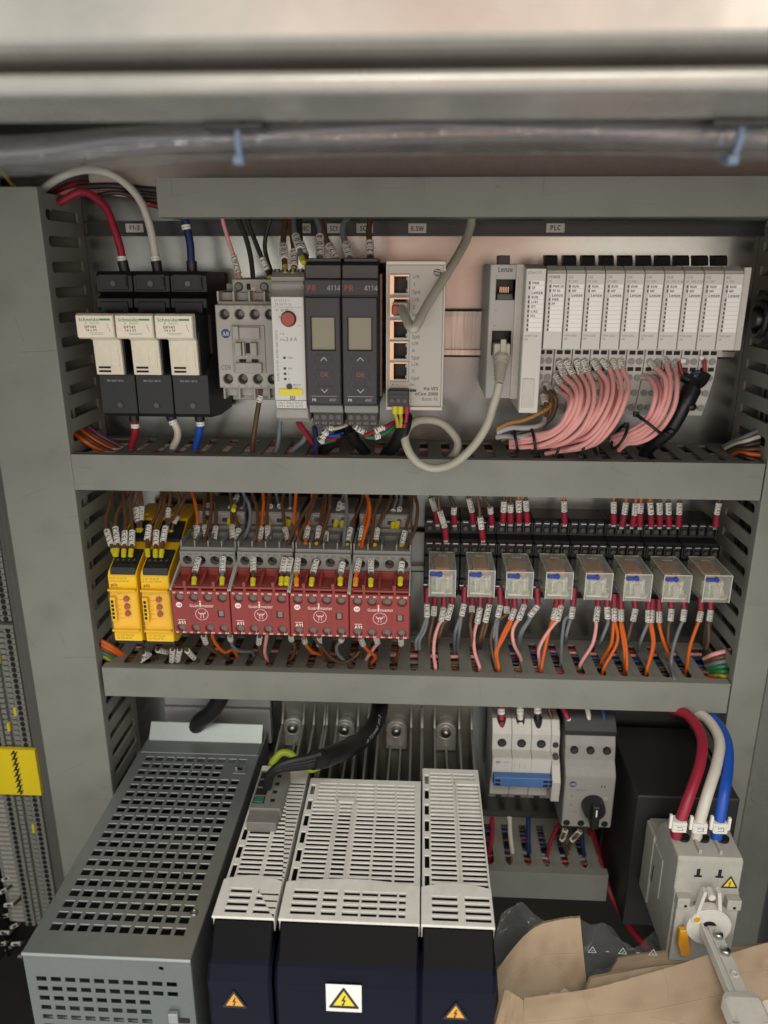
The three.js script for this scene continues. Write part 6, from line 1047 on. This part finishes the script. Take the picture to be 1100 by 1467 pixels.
// ---------------------------------------------------------------- controller: pink wires
{
  const term = 56, grp1 = 'first bunch of pink wires leaving the controller', W = (C, l, zs) => l.map((q, i) => at(...C(q), zs[Math.min(i, zs.length - 1)]));
  const first = [
    [[365, 110], [415, 240], [495, 320], [525, 420], [480, 570], [360, 715], [200, 790], [60, 812], [-60, 830]], [[428, 110], [490, 230], [548, 320], [560, 430], [510, 600], [390, 750], [220, 838], [80, 856], [-60, 860]],
    [[335, 230], [388, 310], [462, 380], [478, 450], [440, 560], [340, 695], [200, 765], [60, 785], [-60, 806]], [[345, 340], [380, 380], [440, 420], [460, 500], [400, 640], [300, 720], [190, 745], [120, 750], [0, 770]],
    [[520, 105], [560, 230], [612, 330], [618, 470], [540, 640], [420, 760], [310, 815], [240, 838], [120, 850]], [[585, 105], [620, 210], [668, 330], [660, 510], [575, 690], [450, 800], [340, 842], [260, 850], [130, 868]],
    [[500, 240], [570, 300], [592, 400], [568, 540], [500, 660], [410, 750], [330, 800], [260, 824], [150, 835]], [[668, 115], [716, 190], [785, 290], [780, 420], [720, 560], [630, 690], [545, 765], [480, 800], [380, 830]],
    [[745, 105], [808, 180], [838, 320], [812, 480], [720, 660], [620, 770], [530, 800], [460, 816], [360, 842]], [[840, 105], [872, 190], [912, 320], [895, 450], [810, 640], [690, 800], [600, 860], [480, 880], [330, 900]],
    [[905, 100], [925, 180], [975, 300], [952, 430], [880, 610], [760, 770], [660, 840], [500, 862], [300, 892]], [[660, 215], [720, 265], [742, 370], [716, 500], [650, 620], [560, 730], [480, 780], [420, 800], [330, 820]],
    [[800, 230], [852, 330], [862, 430], [800, 600], [700, 740], [600, 826], [480, 870], [400, 888], [250, 916]],
  ];
  first.forEach((l, i) => { const p = W(K1, l, [60, 66, 76, 84, 86, 82, 74, 66, 58]); wire(`pink wire in the larger pink bunch below the controller, ${nth[i]} from the head unit`, 'pink', p, { r: 1.75, sleeves: [[p[0], p[1], ['1700', '1701', '1702', '1703', '1704', '1705', '1706', '1707', '1710', '1711', '1712', '1713', '1714'][i], 2.4]], group: grp1, seg: 40 }); });
  const second = [
    [[285, 345], [330, 350], [388, 430], [392, 520], [350, 650], [270, 745], [170, 800], [100, 822], [40, 850]], [[365, 345], [400, 372], [440, 470], [420, 600], [350, 720], [250, 790], [160, 830], [100, 845], [30, 880]],
    [[345, 225], [400, 275], [478, 370], [472, 520], [400, 680], [300, 785], [200, 845], [130, 862], [40, 900]], [[470, 190], [486, 245], [516, 390], [500, 560], [420, 720], [310, 825], [220, 870], [140, 880], [60, 920]],
    [[545, 230], [552, 290], [574, 400], [555, 580], [470, 740], [350, 850], [250, 890], [160, 900], [90, 955]], [[430, 300], [462, 330], [478, 450], [452, 600], [380, 720], [290, 800], [210, 850], [140, 870], [50, 930]],
  ];
  second.forEach((l, i) => { const p = W(K2, l, [58, 64, 76, 82, 82, 76, 70, 64, 56]); wire(`pink wire in the smaller pink bunch beside the taped cable, ${nth[i]} from the head unit`, 'pink', p, { r: 1.75, sleeves: [[p[0], p[1], ['1720', '1721', '1722', '1723', '1724', '1725'][i], 2.3]], seg: 40 }); });
  // ties
  const tie = (C, a, label, rr2, tilt, zz, size = 1) => { const [x, y, z] = at(...C(a), zz), t = thing('cable_tie', label, 'cable tie', [x, y, z]), loop = []; for (let k = 0; k <= 22; k++) { const u = k / 22 * Math.PI * 2, q = [Math.cos(u) * rr2[0], 0, Math.sin(u) * rr2[1]]; const c = Math.cos(tilt), s = Math.sin(tilt); loop.push([x + q[0] * c * 1, y + q[0] * s, z + q[2]]); } b().tube(loop, 1.05, 6, 44).build('strap', M.tie, t); const e = loop[0]; b().box(e[0] - 1.8, e[1] - 1.8, e[2] - 1.5, e[0] + 1.8, e[1] + 1.8, e[2] + 2, 0.5).build('lock', M.tie, t); };
  tie(K1, [135, 800], 'black cable tie round the larger pink bunch near the head unit', [9, 12], 1.75, 64); tie(K1, [340, 850], 'black cable tie round the larger pink bunch, second from the head unit', [7, 10], 1.4, 64); tie(K1, [555, 830], 'black cable tie with its lock hanging under the larger pink bunch', [8, 10], -1.5, 66); tie(K1, [680, 845], 'black cable tie round the larger pink bunch, farthest from the head unit', [7, 9], 1.9, 66); tie(K1, [-20, 800], 'black cable tie round the larger pink bunch under the head unit', [8, 10], 1.8, 58);
  tie(K2, [345, 745], 'black cable tie with big lock round the smaller pink bunch', [12, 11], 2.5, 78); tie(K2, [95, 840], 'black cable tie at the lower end of the smaller pink bunch', [9, 10], 1.1, 66);
  // black taped cable with its Y of two tails
  const cb = wire('black taped cable hanging from the last controller modules beside the pink wires', 'black', W(K2, [[720, 400], [690, 470], [640, 560], [580, 680], [520, 775], [420, 870], [330, 945]], [66, 70, 72, 72, 70, 62, 50]).concat([[at(...K2([310, 960]), 46)[0], -141, 44]]), { r: 5, radial: 14, mat: M.tape, name: 'sheathed_cable', cat: 'cable', seg: 40 });
  b().tube(W(K2, [[720, 410], [670, 370], [625, 345]], [66, 64, 62]), 3.6, 12).tube(W(K2, [[720, 420], [780, 380], [808, 325]], [66, 64, 62]), 3.8, 12).tube(W(K2, [[700, 440], [660, 520], [630, 580]], [68, 70, 71]), 6.4, 14).build('taped_branch', M.tape, cb);
  for (const [a, r] of [[[690, 595], 3], [[525, 795], 2.8]]) b().ball(at(...K2(a), 74), r, 1.3, 0.9, 0.9).build('tie_lock', M.tie, cb);
  for (const [c, l] of [['red', [[800, 330], [802, 250], [795, 210], [770, 190]]], ['navy', [[795, 320], [740, 308], [700, 325], [680, 345]]], ['red', [[625, 350], [600, 270], [590, 215]]], ['brown', [[640, 345], [620, 310], [640, 290]]]]) { const p = W(K2, l, [62, 61, 60, 58]); b().tube(p, 1.4, 8).build('core', WM[c], cb); }
  for (const [a, d] of [[[600, 215], [640, 215]], [[760, 195], [785, 180]], [[650, 320], [670, 330]]]) b().cyl(at(...K2(a), 60), at(...K2(d), 60), 1.9, 1.9, 10).build('marker_sleeve', M.sleeveWhite, cb);
  // brown and pale wires passing under the head unit
  const side = (label, c, l, o) => wire(label, c, W(K1, l, [60, 64, 66, 64, 60]), { r: 1.6, ...o });
  side('ochre wire passing under the controller head into the duct', 'yellow', [[300, 430], [290, 500], [200, 560], [60, 620], [-80, 650], [-180, 700]], { mat: std(0xa37435, 0.4) });
  side('upper pale grey wire passing under the controller head', 'white', [[250, 590], [230, 650], [170, 680], [60, 690], [-60, 690], [-180, 730]], { mat: std(0xa9a9ab, 0.4), r: 2 });
  side('lower pale grey wire passing under the controller head', 'white', [[240, 660], [180, 715], [100, 755], [0, 772], [-80, 766], [-190, 770]], { mat: std(0x98989b, 0.4), r: 2 });
  side('brown wire in the shade beside the first pink bunch', 'brown', [[240, 330], [300, 395], [340, 440], [300, 600], [180, 690], [0, 740], [-140, 800]], {});
  for (const [i, l, s] of [[0, [[250, 305], [285, 365]], '1700'], [1, [[225, 405], [245, 470]], '100']]) { const p = W(K1, [...l, [l[1][0] + 25, l[1][1] + 45], [l[1][0] + 10, l[1][1] + 120]], [58, 62, 64, 62]); wire(`${i ? 'lower' : 'upper'} brown wire end with white sleeve beside the status column`, 'brown', p, { r: 1.4, sleeves: [[p[0], p[1], s, 2.5]] }); }
  for (const [i, l] of [[0, [[232, 250], [262, 480], [180, 700]]]]) void l;
}
// ---------------------------------------------------------------- third row: black motor cable, mains wires
{
  const A = (l, zs) => l.map(([x, y], i) => at(x, y, zs[i]));
  const C5 = crop(370, 1000, 190 / 1100);
  let l = [[1010, -20], [1005, 90], [960, 230], [860, 350], [720, 430], [560, 500], [450, 520]].map(C5);
  const t = wire('thick black cable with white print bending down to the plug of the drive', 'black', A(l, [34, 44, 70, 96, 116, 132, 140]), { r: 6.6, radial: 16, mat: M.cableBlack, name: 'motor_cable', cat: 'cable', seg: 50 });
  { const p = A(l, [34, 44, 70, 96, 116, 132, 140]); b().tube([along(p[3], p[4], 0.4), p[4], along(p[5], p[6], 0.2)], 7.1, 16, 16).build('shrink_sleeve', M.tape, t); }
  for (const [i, dy, dx] of [[0, -28, 0], [1, 0, 8], [2, 26, 14], [3, 44, 26]]) b().tube([[520, 490 + dy], [420, 520 + dy], [300, 540 + dy * 0.8], [180, 570 + dy * 0.5], [100 + dx, 630], [70 + dx * 0.5, 740]].map(C5).map(([x, y], k) => at(x, y, [138, 142, 146, 148, 146, 142][k])), 2.6, 10, 30).build('core', M.cableBlack, t);
  b().tube([[520, 560], [440, 590], [330, 520], [270, 465], [200, 455], [140, 510], [110, 560]].map(C5).map(([x, y], k) => at(x, y, [134, 136, 128, 124, 124, 128, 132][k])), 2.6, 10, 40).build('earth_core', M.greenYellow, t);
  const pr = canvasTex(512, 40, (g) => { g.clearRect(0, 0, 512, 40); txt(g, 'FT1 D  600V  7.2 mm2  FT1 D', 10, 22, 30, '#c4c4c0'); });
  { const m = std(0xffffff, 0.5); m.map = pr; m.alphaTest = 0.5; const p = A(l, [34, 44, 70, 96, 116, 132, 140]), g = tubeGeo([p[1], p[2], p[3], along(p[3], p[4], 0.3)], 6.7, 16, 30, 6.7, false), u = g.attributes.uv; for (let i = 0; i < u.count; i++) u.setXY(i, 1 - u.getX(i), (u.getY(i) - 0.44) / 0.11); m.map.wrapS = m.map.wrapT = THREE.ClampToEdgeWrapping; const keep = [], ix = g.index; for (let i = 0; i < ix.count; i += 3) { const v = [0, 1, 2].map((k) => u.getY(ix.getX(i + k))); if (Math.min(...v) > -1.2 && Math.max(...v) < 2.2) keep.push(ix.getX(i), ix.getX(i + 1), ix.getX(i + 2)); } g.setIndex(keep); b().add(g, true).build('cable_print', m, t); }
  // dark cable above the perforated box
  wire('dark cable end hooking down above the perforated steel box', 'black', A([[322, 985], [313, 1006], [302, 1022], [288, 1032], [280, 1050], [278, 1075]], [44, 42, 40, 36, 26, 16]), { r: 7, radial: 14, mat: M.cableBlack, name: 'motor_cable', cat: 'cable' });
  // breaker feeds
  [['red', 718, 1012], ['white', 745, 1012], ['black', 770, 1010]].forEach(([c, x, y], i) => { const p = A([[x + i * 0.5, 1052], [x, 1036], [x - 1, y]], [50, 52, 48]); p.push([p[2][0], p[2][1] + 16, 44]); const w = fat(`${c} mains wire in a black boot at the circuit breaker top`, c, p, { r: 2.5, sleeves: [[along(p[1], p[2], 0.55), along(p[1], p[2], 0.9), String(i + 1), 3]] }); b().cyl(along(p[0], p[1], -0.1), along(p[1], p[2], 0.3), 2.6, 3.6, 14).box(p[0][0] - 1.5, p[0][1] - 6, p[0][2] - 1, p[0][0] + 1.5, p[0][1], p[0][2] + 2, 0.4).build('boot', M.black, w); });
  led(ID, 'thin brown wire with yellow ferrule at the circuit breaker side block', 'brown', '777', [[796, 1054], [795, 1048], [791, 1034], [786, 1018], [782, 1005]], 54, 42, { r: 1.4 });
  [['red', 815, 1036, 798, 1004], ['white', 846, 1040, 836, 1004], ['navy', 868, 1040, 858, 1004]].forEach(([c, x, y, x1, y1], i) => { const p = A([[x, y], [x - 3, y - 8], [(x + x1) / 2, (y + y1) / 2 - 4], [x1, y1]], [54, 54, 50, 44]); p.push([p[3][0] - 3, p[3][1] + 14, 40]); fat(`${c === 'navy' ? 'blue' : c} wire into the black terminal cover of the motor starter`, c, p, { r: 2.2, sleeves: [[p[0], along(p[0], p[1], 0.9), String(i + 1), 2.8]] }); });
  [['red', [[704, 1172], [704, 1195], [700, 1225], [703, 1248]], 'breaker'], ['white', [[729, 1172], [730, 1195], [733, 1220], [735, 1246]], 'breaker'], ['navy', [[756, 1172], [756, 1200], [758, 1225], [764, 1246]], 'breaker'], ['red', [[800, 1180], [790, 1200], [784, 1225], [788, 1246]], 'starter'], ['navy', [[832, 1190], [834, 1210], [838, 1230], [846, 1246]], 'starter'], ['brown', [[808, 1186], [806, 1205], [812, 1225], [818, 1244]], 'starter']].forEach(([c, l2, w], i) => { const p = A(l2, [48, 46, 46, 46]); p.push([p[3][0], -496, 44]); wire(`${c === 'navy' ? 'blue' : c} wire from the underside of the ${w === 'breaker' ? 'circuit breaker' : 'motor starter'} into the short duct`, c, p, { r: i < 3 ? 2.1 : 1.8 }); });
  [['white wire end pointing away from the knob under the motor starter', [[810, 1186], [807, 1195], [804, 1203], [812, 1215]]], ['white wire end below the knob of the motor starter', [[832, 1188], [826, 1196], [818, 1204], [814, 1216]]]].forEach(([l2, q], i) => { const p = A(q, [66, 68, 66, 56]); wire(l2, 'brown', p, { r: 1.5, sleeves: [[along(p[0], p[1], 0.3), p[2], i ? '172' : '102', 2.4]] }); });
  // red wire dropping beside the transformer
  wire('dark red wire dropping between the short duct and the black transformer box', 'red', A([[846, 1190], [858, 1230], [872, 1275], [890, 1310], [915, 1345], [950, 1380]], [20, 22, 26, 40, 60, 80]), { r: 3.4 });
  // three mains wires to the main switch
  const s = [['red', 'L1', [[969, 1188], [972, 1180], [985, 1145], [1003, 1090], [1004, 1055], [985, 1025], [955, 1010]]], ['white', 'L2', [[998, 1190], [1001, 1178], [1012, 1140], [1027, 1090], [1029, 1058], [1012, 1030], [985, 1012]]], ['blue', 'L3', [[1027, 1190], [1029, 1180], [1036, 1140], [1042, 1095], [1040, 1062], [1026, 1035], [1005, 1014]]]];
  s.forEach(([c, m, l2], i) => {
    const p = A(l2, [147, 147, 140, 118, 98, 76, 58]); p.unshift([p[0][0], p[0][1] - 6, 147]); p.push([p[7][0] - 6, p[7][1] + 12, 40]);
    const w = fat(`thick ${c} mains wire with ${m} tag running into the main switch`, c, p, { r: 3.9, radial: 16 });
    const e = at(l2[0][0], l2[0][1], 147), tm = printed(96, 128, '#dedcd4', (g) => { txt(g, m, 48, 72, 62, '#222', { align: 'center', rot: -Math.PI / 2 }); line(g, [[4, 30], [92, 38]], 4, '#8d8b84'); });
    const g = b(); g.box(e[0] - 5, e[1] + 1, 143, e[0] + 5, e[1] + 9, 151.6, 0.8).box(e[0] - 7, e[1] + 3, 148, e[0] - 5, e[1] + 14, 150.5, 0.5); if (i === 2) g.box(e[0] + 5, e[1] + 3, 148, e[0] + 7, e[1] + 13, 150.5, 0.5); g.build('tag_carrier', M.sleeveWhite, w);
    b().quad(e[0] - 4.2, e[1] + 1.3, e[0] + 4.6, e[1] + 8.7, 151.8).build('tag_print', tm, w);
  });
}
// wires at the duct corners and the marked bundle in the shade at the bottom corner
[['orange', 0], ['brown', 1], ['orange', 2], ['brown', 3], ['violet', 4]].forEach(([c, i]) => wire(`${i > 1 && i < 4 ? 'second ' : ''}${c} wire bending from the tall duct into the duct below the fuses`, c, [[108 + i * 3, 622 - i * 4], [122 + i * 4, 632 - i * 3], [140 + i * 6, 643 - i * 2], [165 + i * 9, 652]].map(([x, y], k) => at(x, y, [46, 50, 46, 40][k] - i * 4)), { r: 1.7 }));
[['orange', 0], ['orange', 1], ['brown', 2], ['green', 3], ['yellow', 4]].forEach(([c, i]) => wire(`${i === 1 ? 'second ' : ''}${c} wire bending from the tall duct under the yellow relays`, c, [[145, 918 + i * 5], [160, 926 + i * 5], [178, 938 + i * 4], [200, 950 + i * 3]].map(([x, y], k) => at(x, y, [54, 52, 46, 40][k])), { r: 1.9 }));
[['pink', 0], ['brown', 1], ['grey', 2], ['green', 3], ['green', 4], ['yellow', 5], ['green', 6]].forEach(([c, i]) => wire(`${nth[i]} wire down at the lower duct end beside the last relay, ${c}`, c, [[1008 + i * 1.5, 944 + i * 5], [1020 + i * 2, 938 + i * 6], [1034, 934 + i * 7], [1052, 930 + i * 8]].map(([x, y], k) => at(x, y, [36, 44, 46, 44][k] + i * 2)), { r: 1.9 }));
[['grey', 0], ['white', 1], ['dark', 2], ['brown', 3], ['orange', 4], ['dark', 5]].forEach(([c, i]) => wire(`${nth[i]} wire down at the duct end under the controller row, ${c}`, c, [[1036 + i * 3, 640 + i * 3], [1052 + i * 2, 632 + i * 4], [1066 + i, 626 + i * 6], [1088, 616 + i * 9]].map(([x, y], k) => at(x, y, [26, 36, 42, 44][k] + i * 3)), { r: 1.7 }));
[[4, 1238], [10, 1258], [6, 1276], [14, 1296], [8, 1312], [22, 1326], [8, 1336], [24, 1352], [12, 1358], [28, 1372], [36, 1418], [20, 1416], [16, 1388], [4, 1352]].forEach(([x, y], i) => {
  const z = 34 + (i % 4) * 5, c = at(x, y, z), a = rr(-0.1, 0.6) + (i > 8 ? 0.3 : 0), l = 4.6, e = [c[0] + l * Math.cos(a), c[1] + l * Math.sin(a), z], f = [c[0] - l * Math.cos(a), c[1] - l * Math.sin(a), z];
  wire(`black wire with white sleeve in the dark bottom corner bundle, ${nth[i]} from the top`, 'black', [[e[0] + 5, e[1] + 2, z - 10], e, f, [Math.max(-394, f[0] - 8), f[1] - 8, z - 4], [-392, f[1] - 26, z - 10]], { r: 1.3, sleeves: [[f, e, String(1800 + i * 7), 1.9]] });
});
markTex.c; { const t = new THREE.CanvasTexture(markTex.c); t.colorSpace = THREE.SRGBColorSpace; t.magFilter = THREE.LinearFilter; M.sleeve.map = t; }
renderer.render(scene, camera);
